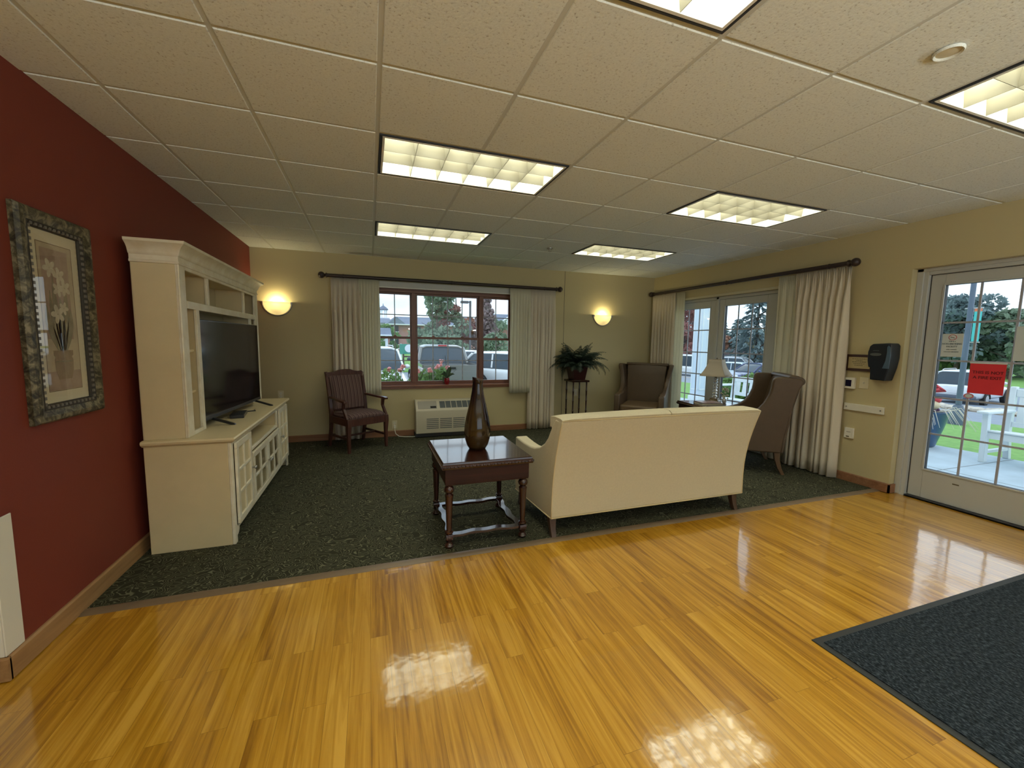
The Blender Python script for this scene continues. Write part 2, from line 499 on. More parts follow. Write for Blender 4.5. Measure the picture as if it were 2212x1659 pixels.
for k, a, b_ in (('leaf_green', (0.31, 0.39, 0.28), (0.20, 0.27, 0.20)), ('leaf_dark', (0.25, 0.33, 0.33), (0.16, 0.22, 0.24)), ('leaf_red', (0.46, 0.22, 0.20), (0.32, 0.16, 0.15)), ('leaf_rust', (0.52, 0.28, 0.20), (0.36, 0.20, 0.16)), ('leaf_yellow', (0.50, 0.44, 0.24), (0.36, 0.32, 0.19)), ('leaf_shrub', (0.24, 0.38, 0.13), (0.13, 0.23, 0.09)), ('leaf_mauve', (0.36, 0.27, 0.28), (0.25, 0.21, 0.22))):
    M[k] = pm(k, a, 0.8, spec=0.15, col2=b_, vscale=1.3, trans=0.3)
M['blossom'] = pm('pink_blossom', (0.85, 0.36, 0.38), 0.8)
M['brick'] = brick_mat('red_brick', (0.46, 0.19, 0.17), (0.36, 0.14, 0.13), (0.40, 0.28, 0.27))
M['roofgrey'] = pm('slate_shingle', (0.17, 0.20, 0.27), 0.85, var=0.12, vscale=3)
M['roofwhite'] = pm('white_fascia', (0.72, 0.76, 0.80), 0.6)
M['carwhite'] = pm('car_white', (0.76, 0.79, 0.82), 0.22, coat=0.6)
M['carsilver'] = pm('car_silver', (0.42, 0.46, 0.50), 0.25, metal=0.35, coat=0.6)
M['carpale'] = pm('car_pale_blue', (0.58, 0.70, 0.78), 0.25, coat=0.6)
M['carpewter'] = pm('car_pewter', (0.19, 0.19, 0.18), 0.28, metal=0.3, coat=0.6)
M['carnavy'] = pm('car_navy', (0.045, 0.06, 0.17), 0.22, coat=0.6)
M['cargrey'] = pm('car_charcoal', (0.10, 0.12, 0.16), 0.25, coat=0.6)
M['carglass'] = pm('car_window', (0.045, 0.065, 0.085), 0.10, spec=0.35)
M['tyre'] = pm('tyre', (0.018, 0.018, 0.02), 0.8)
M['alloy'] = pm('alloy_wheel', (0.50, 0.50, 0.52), 0.35, metal=0.7)
M['headlamp'] = pm('head_lamp', (0.60, 0.63, 0.66), 0.1, coat=0.5)
M['taillamp'] = pm('tail_lamp', (0.45, 0.02, 0.03), 0.2, coat=0.5)
M['numplate'] = pm('number_plate', (0.70, 0.71, 0.74), 0.4)
M['lamppost'] = pm('lamp_post_bronze', (0.10, 0.13, 0.20), 0.4)
M['lamppost_dk'] = pm('lamp_post_dark', (0.085, 0.085, 0.095), 0.5)
M['teal'] = pm('teal_banner', (0.10, 0.55, 0.58), 0.8)
M['orange'] = pm('orange_band', (0.75, 0.22, 0.12), 0.8)
M['bluepot'] = pm('blue_glazed_planter', (0.030, 0.085, 0.19), 0.35, coat=0.3)
M['straw'] = pm('straw', (0.78, 0.72, 0.58), 0.9, var=0.08, vscale=30)
M['mum'] = pm('purple_mum', (0.10, 0.045, 0.10), 0.85, var=0.3, vscale=40)
M['pumpkin'] = pm('orange_pumpkin', (0.72, 0.26, 0.05), 0.5)
M['palepumpkin'] = pm('pale_gourd', (0.66, 0.54, 0.36), 0.55)
M['bow'] = pm('red_bow', (0.60, 0.06, 0.08), 0.6)
M['bowyellow'] = pm('yellow_bow', (0.70, 0.52, 0.18), 0.6)
M['signgreen'] = pm('green_sign', (0.05, 0.28, 0.20), 0.6)


# ------------------------------------------------------------------ mesh builder
class MB:
    def __init__(self):
        self.v, self.f = [], []

    def add(self, vs, fs, mat=None):
        b = len(self.v)
        for p in vs:
            self.v.append(tuple(mat @ Vector(p)) if mat is not None else tuple(p))
        for q in fs:
            self.f.append(tuple(b + i for i in q))
        return self

    def box(self, x0, x1, y0, y1, z0, z1, mat=None):
        return self.add([(x0, y0, z0), (x1, y0, z0), (x1, y1, z0), (x0, y1, z0), (x0, y0, z1), (x1, y0, z1), (x1, y1, z1), (x0, y1, z1)],
                        [(0, 3, 2, 1), (4, 5, 6, 7), (0, 1, 5, 4), (1, 2, 6, 5), (2, 3, 7, 6), (3, 0, 4, 7)], mat)

    def bar(self, a, b, w, d=None, up=(0, 0, 1)):
        """square bar from a to b"""
        a, b = Vector(a), Vector(b)
        d = w if d is None else d
        z = (b - a)
        L = z.length
        z.normalize()
        u = Vector(up)
        if abs(z.dot(u)) > 0.95:
            u = Vector((0, 1, 0))
        x = u.cross(z).normalized()
        y = z.cross(x)
        m = Matrix(((x.x, y.x, z.x, a.x), (x.y, y.y, z.y, a.y), (x.z, y.z, z.z, a.z), (0, 0, 0, 1)))
        return self.box(-w / 2, w / 2, -d / 2, d / 2, 0, L, m)

    def tube(self, pts, r, n=10, cap=True):
        pts = [Vector(p) for p in pts]
        rs = r if isinstance(r, (list, tuple)) else [r] * len(pts)
        b = len(self.v)
        ref = None
        for i, p in enumerate(pts):
            t = (pts[min(i + 1, len(pts) - 1)] - pts[max(i - 1, 0)]).normalized()
            if ref is None:
                ref = Vector((0, 0, 1)) if abs(t.z) < 0.9 else Vector((1, 0, 0))
            x = ref - t * ref.dot(t)
            x.normalize()
            ref = x
            y = t.cross(x)
            for k in range(n):
                a = 2 * PI * k / n
                self.v.append(tuple(p + (x * math.cos(a) + y * math.sin(a)) * rs[i]))
        for i in range(len(pts) - 1):
            for k in range(n):
                self.f.append((b + i * n + k, b + i * n + (k + 1) % n, b + (i + 1) * n + (k + 1) % n, b + (i + 1) * n + k))
        if cap:
            self.f.append(tuple(b + k for k in reversed(range(n))))
            e = b + (len(pts) - 1) * n
            self.f.append(tuple(e + k for k in range(n)))
        return self

    def lathe(self, prof, c=(0, 0, 0), n=24, mat=None, sx=1.0, sy=1.0):
        vs, fs = [], []
        for r_, z in prof:
            for k in range(n):
                a = 2 * PI * k / n
                vs.append((c[0] + r_ * sx * math.cos(a), c[1] + r_ * sy * math.sin(a), c[2] + z))
        m = len(prof)
        for i in range(m - 1):
            for k in range(n):
                fs.append((i * n + k, i * n + (k + 1) % n, (i + 1) * n + (k + 1) % n, (i + 1) * n + k))
        fs.append(tuple(reversed(range(n))))
        fs.append(tuple((m - 1) * n + k for k in range(n)))
        return self.add(vs, fs, mat)

    def sq(self, prof, c=(0, 0), mat=None):
        """square section 'lathe': half-width, z"""
        vs, fs = [], []
        for r_, z in prof:
            for sx, sy in ((-1, -1), (1, -1), (1, 1), (-1, 1)):
                vs.append((c[0] + sx * r_, c[1] + sy * r_, z))
        m = len(prof)
        for i in range(m - 1):
            for k in range(4):
                fs.append((i * 4 + k, i * 4 + (k + 1) % 4, (i + 1) * 4 + (k + 1) % 4, (i + 1) * 4 + k))
        fs.append((3, 2, 1, 0))
        fs.append(tuple((m - 1) * 4 + k for k in range(4)))
        return self.add(vs, fs, mat)

    def prism(self, poly, a0, a1, axis='x', mat=None):
        """poly in the two other axes (in order), extruded from a0 to a1"""
        n = len(poly)

        def P(p, a):
            return {'x': (a, p[0], p[1]), 'y': (p[0], a, p[1]), 'z': (p[0], p[1], a)}[axis]
        vs = [P(p, a0) for p in poly] + [P(p, a1) for p in poly]
        fs = [tuple(reversed(range(n))), tuple(range(n, 2 * n))]
        fs += [(i, (i + 1) % n, n + (i + 1) % n, n + i) for i in range(n)]
        return self.add(vs, fs, mat)

    def loft(self, rings, closed=True, caps=True):
        n = len(rings[0])
        b = len(self.v)
        for rg in rings:
            self.v.extend(tuple(p) for p in rg)
        for i in range(len(rings) - 1):
            for k in range(n if closed else n - 1):
                self.f.append((b + i * n + k, b + i * n + (k + 1) % n, b + (i + 1) * n + (k + 1) % n, b + (i + 1) * n + k))
        if caps and closed:
            self.f.append(tuple(b + k for k in reversed(range(n))))
            e = b + (len(rings) - 1) * n
            self.f.append(tuple(e + k for k in range(n)))
        return self

    def ball(self, c, r, n=10, m=7, sx=1, sy=1, sz=1):
        prof = [(max(1e-4, math.sin(PI * i / m)) * r, -math.cos(PI * i / m) * r * sz) for i in range(m + 1)]
        return self.lathe(prof, c, n, None, sx, sy)

    def frame(self, x0, x1, z0, z1, wd, y0, y1):
        """picture-frame ring in the xz plane"""
        self.box(x0, x1, y0, y1, z1 - wd, z1)
        self.box(x0, x1, y0, y1, z0, z0 + wd)
        self.box(x0, x0 + wd, y0, y1, z0 + wd, z1 - wd)
        self.box(x1 - wd, x1, y0, y1, z0 + wd, z1 - wd)
        return self

    def frame_y(self, y0, y1, z0, z1, wd, x0, x1):
        """picture-frame ring in the yz plane"""
        self.box(x0, x1, y0, y1, z1 - wd, z1)
        self.box(x0, x1, y0, y1, z0, z0 + wd)
        self.box(x0, x1, y0, y0 + wd, z0 + wd, z1 - wd)
        self.box(x0, x1, y1 - wd, y1, z0 + wd, z1 - wd)
        return self


def root_of(o):
    while o.parent is not None:
        o = o.parent
    return o


def mesh_obj(name, mb, mat, parent=None, world=False, bevel=0.0, seg=2, smooth=35, subsurf=0, solid=0.0):
    me = bpy.data.meshes.new(name)
    vs = mb.v
    if world and parent is not None:
        r_ = root_of(parent)
        inv = (Matrix.Translation(r_.location) @ Matrix.Rotation(r_.rotation_euler.z, 4, 'Z')).inverted()
        vs = [tuple(inv @ Vector(p)) for p in vs]
    me.from_pydata(vs, [], mb.f)
    bm = bmesh.new()
    bm.from_mesh(me)
    bmesh.ops.recalc_face_normals(bm, faces=bm.faces)
    bm.to_mesh(me)
    bm.free()
    me.materials.append(M[mat] if isinstance(mat, str) else mat)
    if smooth:
        me.shade_smooth()
        if smooth < 180:
            me.set_sharp_from_angle(angle=R(smooth))
    o = bpy.data.objects.new(name, me)
    COL.objects.link(o)
    if parent is not None:
        o.parent = parent
    if solid:
        md = o.modifiers.new('thickness', 'SOLIDIFY')
        md.thickness = solid
        md.offset = 0
    if bevel:
        md = o.modifiers.new('soft_edges', 'BEVEL')
        md.width = bevel
        md.segments = seg
        md.limit_method = 'ANGLE'
        md.angle_limit = R(35)
        md.harden_normals = False
    if subsurf:
        md = o.modifiers.new('smooth', 'SUBSURF')
        md.levels = subsurf
        md.render_levels = subsurf
    return o


def tag(o, label, cat, group=None, kind=None):
    o['label'] = label
    o['category'] = cat
    if group:
        o['group'] = group
    if kind:
        o['kind'] = kind
    return o


def thing(name, label, cat, loc=(0, 0, 0), rz=0.0, group=None):
    o = bpy.data.objects.new(name, None)
    o.empty_display_size = 0.1
    COL.objects.link(o)
    o.location = loc
    o.rotation_euler = (0, 0, rz)
    return tag(o, label, cat, group)


def struct(name, mb, mat, label, parent=None, **kw):
    o = mesh_obj(name, mb, mat, parent, **kw)
    if parent is None:
        o['kind'] = 'structure'
        o['label'] = label
        o['category'] = name.split('_')[0]
    return o


def dup(root, loc, rz, label, group=None):
    r_ = root.copy()
    COL.objects.link(r_)
    r_.location = loc
    r_.rotation_euler = (0, 0, rz)
    r_['label'] = label
    if group:
        r_['group'] = group
    for ch in list(root.children):
        c = ch.copy()
        COL.objects.link(c)
        c.parent = r_
        for g in ch.children:
            d = g.copy()
            COL.objects.link(d)
            d.parent = c
    return r_


def text_mb(s, size, align='CENTER', bold=0.0):
    """letters as a mesh in the xy plane (x right, y up)"""
    cu = bpy.data.curves.new('lettering', 'FONT')
    cu.body = s
    cu.size = size
    cu.align_x = align
    cu.align_y = 'CENTER'
    cu.offset = bold
    cu.extrude = 0.0006
    o = bpy.data.objects.new('lettering', cu)
    COL.objects.link(o)
    dg = bpy.context.evaluated_depsgraph_get()
    me = o.evaluated_get(dg).to_mesh()
    mb = MB()
    mb.v = [tuple(v.co) for v in me.vertices]
    mb.f = [tuple(p.vertices) for p in me.polygons]
    o.evaluated_get(dg).to_mesh_clear()
    bpy.data.objects.remove(o)
    bpy.data.curves.remove(cu)
    return mb


# ------------------------------------------------------------------ room shell
XL, XR, YB, YF = -1.495, 4.72, 4.26, -5.6
XFAR = -5.0
YC = 0.20                                 # outer corner where the red wall ends

b = MB().box(XFAR, XR + 0.12, YF, 0.645, -0.15, -0.006)
struct('floor', b, 'floor', 'glossy honey-coloured wood plank floor')
b = MB().box(XL, XR + 0.06, 0.645, YB, -0.15, 0.0)
struct('floor_carpet', b, 'carpet', 'dark green scroll-patterned carpet in the seating area')
b = MB().prism([(0.605, -0.006), (0.618, 0.004), (0.652, 0.006), (0.668, 0.0), (0.668, -0.02), (0.605, -0.02)], XL, XR, 'x')
struct('trim_1', b, 'strip', 'brown rubber strip between carpet and plank floor')

# walls
b = MB().box(XL - 0.15, XL, YC, YB + 0.2, 0, H + 0.3)
struct('wall_left', b, 'red', 'dark red wall behind the entertainment centre')
b = MB().box(XFAR, XL - 0.15, YC, YC + 0.15, 0, H + 0.3)
struct('wall_left_return', b, 'beige', 'beige wall turning away past the red wall')
W1 = (0.0, 2.11, 0.735, 2.165)             # back window opening x0 x1 z0 z1
b = MB()
b.box(XL - 0.15, W1[0], YB, YB + 0.2, 0, H + 0.3).box(W1[1], XR + 0.2, YB, YB + 0.2, 0, H + 0.3)
b.box(W1[0], W1[1], YB, YB + 0.2, 0, W1[2]).box(W1[0], W1[1], YB, YB + 0.2, W1[3], H + 0.3)
struct('wall_back', b, 'beige', 'beige back wall around the wooden window')
D2 = (1.86, 3.89, 2.115)                  # patio door opening y0 y1 ztop
D1 = (-0.56, 0.545, 2.145)                # glazed exit door opening
b = MB()
b.box(XR, XR + 0.2, YF, D1[0], 0, H + 0.3).box(XR, XR + 0.2, D1[1], D2[0], 0, H + 0.3).box(XR, XR + 0.2, D2[1], YB, 0, H + 0.3)
b.box(XR, XR + 0.2, D1[0], D1[1], D1[2], H + 0.3).box(XR, XR + 0.2, D2[0], D2[1], D2[2], H + 0.3)
struct('wall_right', b, 'beige', 'beige right wall with patio doors and exit door')
b = MB().box(XFAR, -1.2, YF - 0.15, YF, 0, H + 0.3).box(4.2, XR + 0.2, YF - 0.15, YF, 0, H + 0.3)
b.box(-1.2, 4.2, YF - 0.15, YF, 0, 0.5).box(-1.2, 4.2, YF - 0.15, YF, 2.3, H + 0.3)
struct('wall_front', b, 'beige', 'beige wall behind the photographer')
b = MB().box(XFAR - 0.15, XFAR, YF, YC + 0.15, 0, H + 0.3)
struct('wall_far_left', b, 'beige', 'beige far wall of the side area')

b = MB().frame(-1.2, 4.2, 0.5, 2.3, 0.06, YF - 0.12, YF - 0.04)  # added window wall out of view, brings fill daylight from behind
for xx in (0.15, 1.5, 2.85):
    b.box(xx - 0.03, xx + 0.03, YF - 0.12, YF - 0.04, 0.56, 2.24)
w3 = struct('window_added', b, 'whitegrey', 'added white framed window wall behind the photographer')
mesh_obj('pane', MB().box(-1.14, 4.14, YF - 0.082, YF - 0.078, 0.56, 2.24), 'glass', w3, smooth=0)

# ceiling: slab, T-bars and dropped tiles
PITCH = 0.6096
LIGHTS = [(0, 1), (0, 4), (4, 1), (4, 4), (0, -2), (4, -2), (0, -5), (4, -5)]  # last pair added behind the camera, out of view, to brighten the room
cells = set()
for i, j in LIGHTS:
    cells.add((i, j))
    cells.add((i + 1, j))
b = MB().box(XFAR, XR + 0.2, YF, YB + 0.2, H + 0.18, H + 0.3)
ceil = struct('ceiling', b, 'tile', 'suspended tile ceiling')
b = MB()
g = 0.010
for i in range(-9, 9):
    for j in range(-10, 8):
        if (i, j) in cells:
            continue
        x0, x1 = max(i * PITCH + g, XFAR), min((i + 1) * PITCH - g, XR)
        y0, y1 = max(j * PITCH + g, YF), min((j + 1) * PITCH - g, YB)
        if x1 - x0 < 0.01 or y1 - y0 < 0.01:
            continue
        if x1 < XL and y0 > YC + 0.1:
            continue
        x0 = max(x0, XL) if y0 > YC + 0.1 else x0
        c = 0.003
        z0, z1 = H - 0.0035, H + 0.012
        b.add([(x0 + c, y0 + c, z0), (x1 - c, y0 + c, z0), (x1 - c, y1 - c, z0), (x0 + c, y1 - c, z0), (x0, y0, z0 + c), (x1, y0, z0 + c), (x1, y1, z0 + c), (x0, y1, z0 + c), (x0, y0, z1), (x1, y0, z1), (x1, y1, z1), (x0, y1, z1)],
              [(3, 2, 1, 0), (0, 1, 5, 4), (1, 2, 6, 5), (2, 3, 7, 6), (3, 0, 4, 7), (4, 5, 9, 8), (5, 6, 10, 9), (6, 7, 11, 10), (7, 4, 8, 11), (8, 9, 10, 11)])
mesh_obj('tiles', b, 'tile', ceil, smooth=0)
b = MB()
for i in range(-8, 8):
    x = i * PITCH
    if x < XL:
        b.box(x - 0.012, x + 0.012, YF, YC, H + 0.0005, H + 0.012)
    else:
        lo = YF
        segs = []
        for j in range(-10, 8):
            if (i - 1, j) in cells and (i, j) in cells:
                segs.append((lo, j * PITCH))
                lo = (j + 1) * PITCH
        segs.append((lo, YB))
        for s0, s1 in segs:
            b.box(x - 0.012, x + 0.012, s0, s1, H + 0.0005, H + 0.012)
for j in range(-9, 7):
    y = j * PITCH
    b.box(XFAR if y < YC else XL, XR, y - 0.012, y + 0.012, H + 0.001, H + 0.013)
mesh_obj('grid', b, 'tbar', ceil, smooth=0)

# baseboards
def base_profile(t=0.015, h=0.088):
    return [(0, 0), (-t, 0), (-t, h - 0.008), (-t * 0.5, h), (0, h)]


b = MB().prism([(YB + p[0], p[1]) for p in base_profile()], XL, XR, 'x')
struct('baseboard_back', b, 'oak_x', 'brown wood baseboard along the back wall')
b = MB().prism([(XL - p[0], p[1]) for p in base_profile(0.016, 0.10)], YC - 0.008, YB, 'y')
b.prism([(YC + p[0], p[1]) for p in base_profile(0.016, 0.10)], XFAR, XL + 0.016, 'x')
struct('baseboard_left', b, 'oak_y', 'oak baseboard along the red wall')
b = MB().prism([(XR + p[0], p[1]) for p in base_profile()], D1[1] - 0.015, D2[0], 'y')
b.prism([(XR + p[0], p[1]) for p in base_profile()], D2[1], YB, 'y')
b.box(XR - 0.015, XR + 0.10, D1[1] - 0.015, D1[1], 0, 0.085)
b.prism([(XR + p[0], p[1]) for p in base_profile()], YF, D1[0], 'y')
struct('baseboard_right', b, 'oak_x', 'brown wood baseboard along the right wall')
b = MB().box(2.966, 2.972, YB - 0.0012, YB + 0.002, 0.09, H)
struct('trim_2', b, 'darkgap', 'thin vertical joint line on the back wall')

# ---- back window: triple double-hung, wood
b = MB()
yw0, yw1 = 4.315, 4.385
x0, x1, z0, z1 = W1
fr = struct('window_1', MB().frame(x0, x1, 0.755, 2.135, 0.035, yw0 - 0.01, yw1 + 0.01).box(x0, x1, yw0, yw1, 2.135, z1), 'win_x', 'triple wooden double-hung window in the back wall', bevel=0.003)
sashes = [(0.035, 0.545, 2), (0.565, 1.565, 4), (1.585, 2.075, 2)]
b = MB()
for xm in (0.555, 1.575):
    b.box(xm - 0.030, xm + 0.030, yw0 - 0.014, yw1 + 0.01, 0.79, 2.10)
mesh_obj('mullion', b, 'win_z', fr, bevel=0.003)
for (a, c, ncol) in sashes:
    b = MB()
    wd = 0.048 if a > 0.5 and c < 1.57 else 0.040
    b.frame(a, c, 1.435, 2.10, 0.026, yw0 + 0.030, yw1)          # upper sash
    b.frame(a, c, 0.775, 1.468, 0.034, yw0, yw0 + 0.034)          # lower sash
    b.box(a, a + wd, yw0 + 0.002, yw0 + 0.03, 0.79, 1.45).box(c - wd, c, yw0 + 0.002, yw0 + 0.03, 0.79, 1.45)
    b.box(a, a + wd, yw0 + 0.032, yw1 - 0.004, 1.45, 2.09).box(c - wd, c, yw0 + 0.032, yw1 - 0.004, 1.45, 2.09)
    s_ = mesh_obj('sash', b, 'win_x', fr, bevel=0.002)
    b = MB()
    for k in range(1, ncol):
        xg = a + wd + (c - a - 2 * wd) * k / ncol
        b.box(xg - 0.007, xg + 0.007, yw0 + 0.050, yw0 + 0.058, 1.46, 2.08).box(xg - 0.007, xg + 0.007, yw0 + 0.014, yw0 + 0.022, 0.80, 1.44)
    for zz, yy in ((1.785, 0.050), (1.115, 0.014)):
        b.box(a + wd, c - wd, yw0 + yy + 0.0005, yw0 + yy + 0.0075, zz - 0.007, zz + 0.007)
    mesh_obj('glazing_bars', b, 'grille_bar', s_)
    b = MB().box(a + 0.02, c - 0.02, yw0 + 0.0595, yw0 + 0.0625, 1.45, 2.09).box(a + 0.02, c - 0.02, yw0 + 0.0235, yw0 + 0.0265, 0.79, 1.45)
    mesh_obj('pane', b, 'glass', s_, smooth=0)
    b = MB()
    for xl in ((a + c) / 2,) if ncol == 2 else (a + 0.28, c - 0.28):
        b.box(xl - 0.025, xl + 0.025, yw0 + 0.002, yw0 + 0.03, 1.468, 1.478).lathe([(0.014, 0), (0.016, 0.008), (0.008, 0.016)], (xl, yw0 + 0.016, 1.476), 12)
    mesh_obj('latch', b, 'win_x', s_)
b = MB().box(W1[0] - 0.03, W1[1] + 0.03, YB - 0.045, yw0, 0.735, 0.757)
b.box(W1[0] - 0.03, W1[1] + 0.03, YB - 0.02, YB, 0.70, 0.735)
mesh_obj('sill', b, 'sill', fr, bevel=0.004)
b = MB().box(W1[0] - 0.02, W1[1] + 0.02, YB - 0.022, YB - 0.0005, W1[3] - 0.012, W1[3] + 0.075)
hd = mesh_obj('header', b, 'whitegrey', fr, bevel=0.003)
mesh_obj('header_lip', MB().box(W1[0] - 0.02, W1[1] + 0.02, YB - 0.030, YB - 0.020, W1[3] - 0.016, W1[3] - 0.004), 'white', hd)

# ---- right wall: white patio doors (two glazed leaves)
def glazed_leaf(parent, xa, ya, yb, ztop, gy0, gy1, gz0, gz1, cols, rows, thick=0.045):
    """door leaf in the yz plane: frame solid around a glazed opening"""
    lf = mesh_obj('door_leaf', MB().box(xa, xa + thick, ya, gy0, 0.012, ztop).box(xa, xa + thick, gy1, yb, 0.012, ztop).box(xa, xa + thick, gy0, gy1, 0.012, gz0).box(xa, xa + thick, gy0, gy1, gz1, ztop), 'whitegrey', parent, bevel=0.003)
    bd = MB().frame_y(gy0 - 0.012, gy1 + 0.012, gz0 - 0.012, gz1 + 0.012, 0.016, xa - 0.006, xa + 0.004)
    mesh_obj('glazing_bead', bd, 'whitegrey', lf, bevel=0.002)
    sb = MB().frame_y(gy0, gy1, gz0, gz1, 0.006, xa + 0.006, xa + thick - 0.006)
    mesh_obj('glass_seal', sb, 'darkgap', lf)
    gb = MB()
    for k in range(1, cols):
        yy = gy0 + (gy1 - gy0) * k / cols
        gb.box(xa + 0.012, xa + 0.020, yy - 0.008, yy + 0.008, gz0, gz1)
    for k in range(1, rows):
        zz = gz0 + (gz1 - gz0) * k / rows
        gb.box(xa + 0.0125, xa + 0.0195, gy0, gy1, zz - 0.008, zz + 0.008)
    mesh_obj('glazing_bars', gb, 'grille_bar', lf)
    mesh_obj('pane', MB().box(xa + 0.022, xa + 0.026, gy0, gy1, gz0, gz1), 'glass', lf, smooth=0)
    return lf


b = MB()
for yy in ((D2[0], D2[0] + 0.07), (D2[1] - 0.07, D2[1]), (2.845, 2.895)):
    b.box(4.775, 4.87, yy[0], yy[1], 0, D2[2])
b.box(4.775, 4.87, D2[0], D2[1], 2.075, D2[2])
b.box(4.765, 4.90, D2[0], D2[1], -0.02, 0.015)
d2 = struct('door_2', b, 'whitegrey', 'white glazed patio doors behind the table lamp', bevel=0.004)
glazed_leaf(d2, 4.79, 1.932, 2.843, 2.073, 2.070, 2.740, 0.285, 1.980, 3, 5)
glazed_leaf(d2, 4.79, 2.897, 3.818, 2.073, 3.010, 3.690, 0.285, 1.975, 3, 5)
mesh_obj('header', MB().box(XR - 0.012, XR, D2[0] - 0.03, D2[1] + 0.03, D2[2], D2[2] + 0.035), 'reveal', d2, bevel=0.003)

# ---- right wall: exit door
b = MB()
b.box(4.81, 4.93, 0.462, D1[1], 0, D1[2]).box(4.81, 4.93, D1[0], -0.485, 0, D1[2]).box(4.81, 4.93, -0.485, 0.462, 2.085, D1[2])
b.box(4.80, 4.95, D1[0], D1[1], -0.02, 0.008)
b.box(4.795, 4.812, 0.495, D1[1], 0, D1[2]).box(4.795, 4.812, D1[0], D1[1], 2.115, D1[2])
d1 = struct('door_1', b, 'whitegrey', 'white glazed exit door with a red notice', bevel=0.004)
leaf = glazed_leaf(d1, 4.845, -0.48, 0.457, 2.082, -0.345, 0.357, 0.287, 1.986, 3, 5)
mesh_obj('scuff', MB().box(4.8445, 4.8455, 0.10, 0.145, 0.205, 0.216), 'ink', leaf)
mesh_obj('gasket', MB().box(4.8425, 4.8448, 0.4555, 0.4615, 0.02, 2.085).box(4.8425, 4.8448, -0.48, 0.4615, 2.0805, 2.0865), 'darkgap', d1)
b = MB().box(4.80, 4.86, -0.48, 0.46, -0.006, 0.011)
mesh_obj('threshold', b, 'darkgap', d1)

# ------------------------------------------------------------------ ceiling lights
def make_troffer(label):
    t = thing('ceiling_light', label, 'ceiling light', (0, 0, H), 0, 'louvred ceiling lights')
    Lx, Ly = 2 * PITCH, PITCH
    b = MB()
    e = 0.016
    b.box(e, Lx - e, e, e + 0.010, -0.006, 0.135).box(e, Lx - e, Ly - e - 0.010, Ly - e, -0.006, 0.135)
    b.box(e, e + 0.010, e + 0.010, Ly - e - 0.010, -0.006, 0.135).box(Lx - e - 0.010, Lx - e, e + 0.010, Ly - e - 0.010, -0.006, 0.135)
    mesh_obj('housing', b, 'darkgap', t)
    b = MB()
    i0 = 0.030
    b.frame(i0, Lx - i0, i0, Ly - i0, 0.014, 0, 0)
    b = MB()
    for (xa, xb, ya, yb) in ((i0, Lx - i0, i0, i0 + 0.013), (i0, Lx - i0, Ly - i0 - 0.013, Ly - i0), (i0, i0 + 0.013, i0 + 0.013, Ly - i0 - 0.013), (Lx - i0 - 0.013, Lx - i0, i0 + 0.013, Ly - i0 - 0.013)):
        b.box(xa, xb, ya, yb, -0.007, 0.10)
    mesh_obj('rim', b, 'fixture', t)
    a = i0 + 0.013
    b = MB()
    nx, ny = 6, 3
    hb = 0.096
    for k in range(1, nx):
        xx = a + (Lx - 2 * a) * k / nx
        b.prism([(xx - 0.0012, -0.004), (xx + 0.0012, -0.004), (xx + 0.016, hb), (xx - 0.016, hb)], a, Ly - a, 'y')
    for k in range(1, ny):
        yy = a + (Ly - 2 * a) * k / ny
        b.prism([(yy - 0.0012, -0.004), (yy + 0.0012, -0.004), (yy + 0.020, hb), (yy - 0.020, hb)], a, Lx - a, 'x')
    mesh_obj('louver', b, 'louver', t, smooth=0)
    mesh_obj('reflector', MB().box(a - 0.01, Lx - a + 0.01, a - 0.01, Ly - a + 0.01, 0.130, 0.136), 'lamp_panel', t)
    for k in range(3):
        yy = a + (Ly - 2 * a) * (k + 0.5) / 3
        mesh_obj('tube', MB().tube([(a, yy, 0.116), (Lx - a, yy, 0.116)], 0.013, 10), 'tube', t)
    ld = bpy.data.lights.new('lamp_glow', 'AREA')
    ld.shape = 'RECTANGLE'
    ld.size = Lx - 2 * a - 0.01
    ld.size_y = Ly - 2 * a - 0.01
    ld.energy = LAMP_W
    ld.color = (0.96, 1.0, 0.80)
    lo = bpy.data.objects.new('lamp_glow', ld)
    COL.objects.link(lo)
    lo.parent = t
    lo.location = (Lx / 2, Ly / 2, 0.101)
    return t


LL = ['louvred ceiling light before the smaller one in line with the window', 'small-looking louvred ceiling light closest to the back window rod', 'louvred ceiling light over the sofa, in line toward the wing chairs', 'louvred ceiling light closest to the corner sconce above the brown wing chair', 'louvred ceiling light cut off by the top edge of the photo', 'louvred ceiling light beside the round ceiling sensor, cut by the right edge', 'added louvred ceiling light behind the photographer on the window side', 'added louvred ceiling light behind the photographer on the exit door side']
tro = make_troffer(LL[0])
for k, (i, j) in enumerate(LIGHTS):
    if k == 0:
        tro.location = (i * PITCH, j * PITCH, H)
    else:
        dup(tro, (i * PITCH, j * PITCH, H), 0, LL[k])

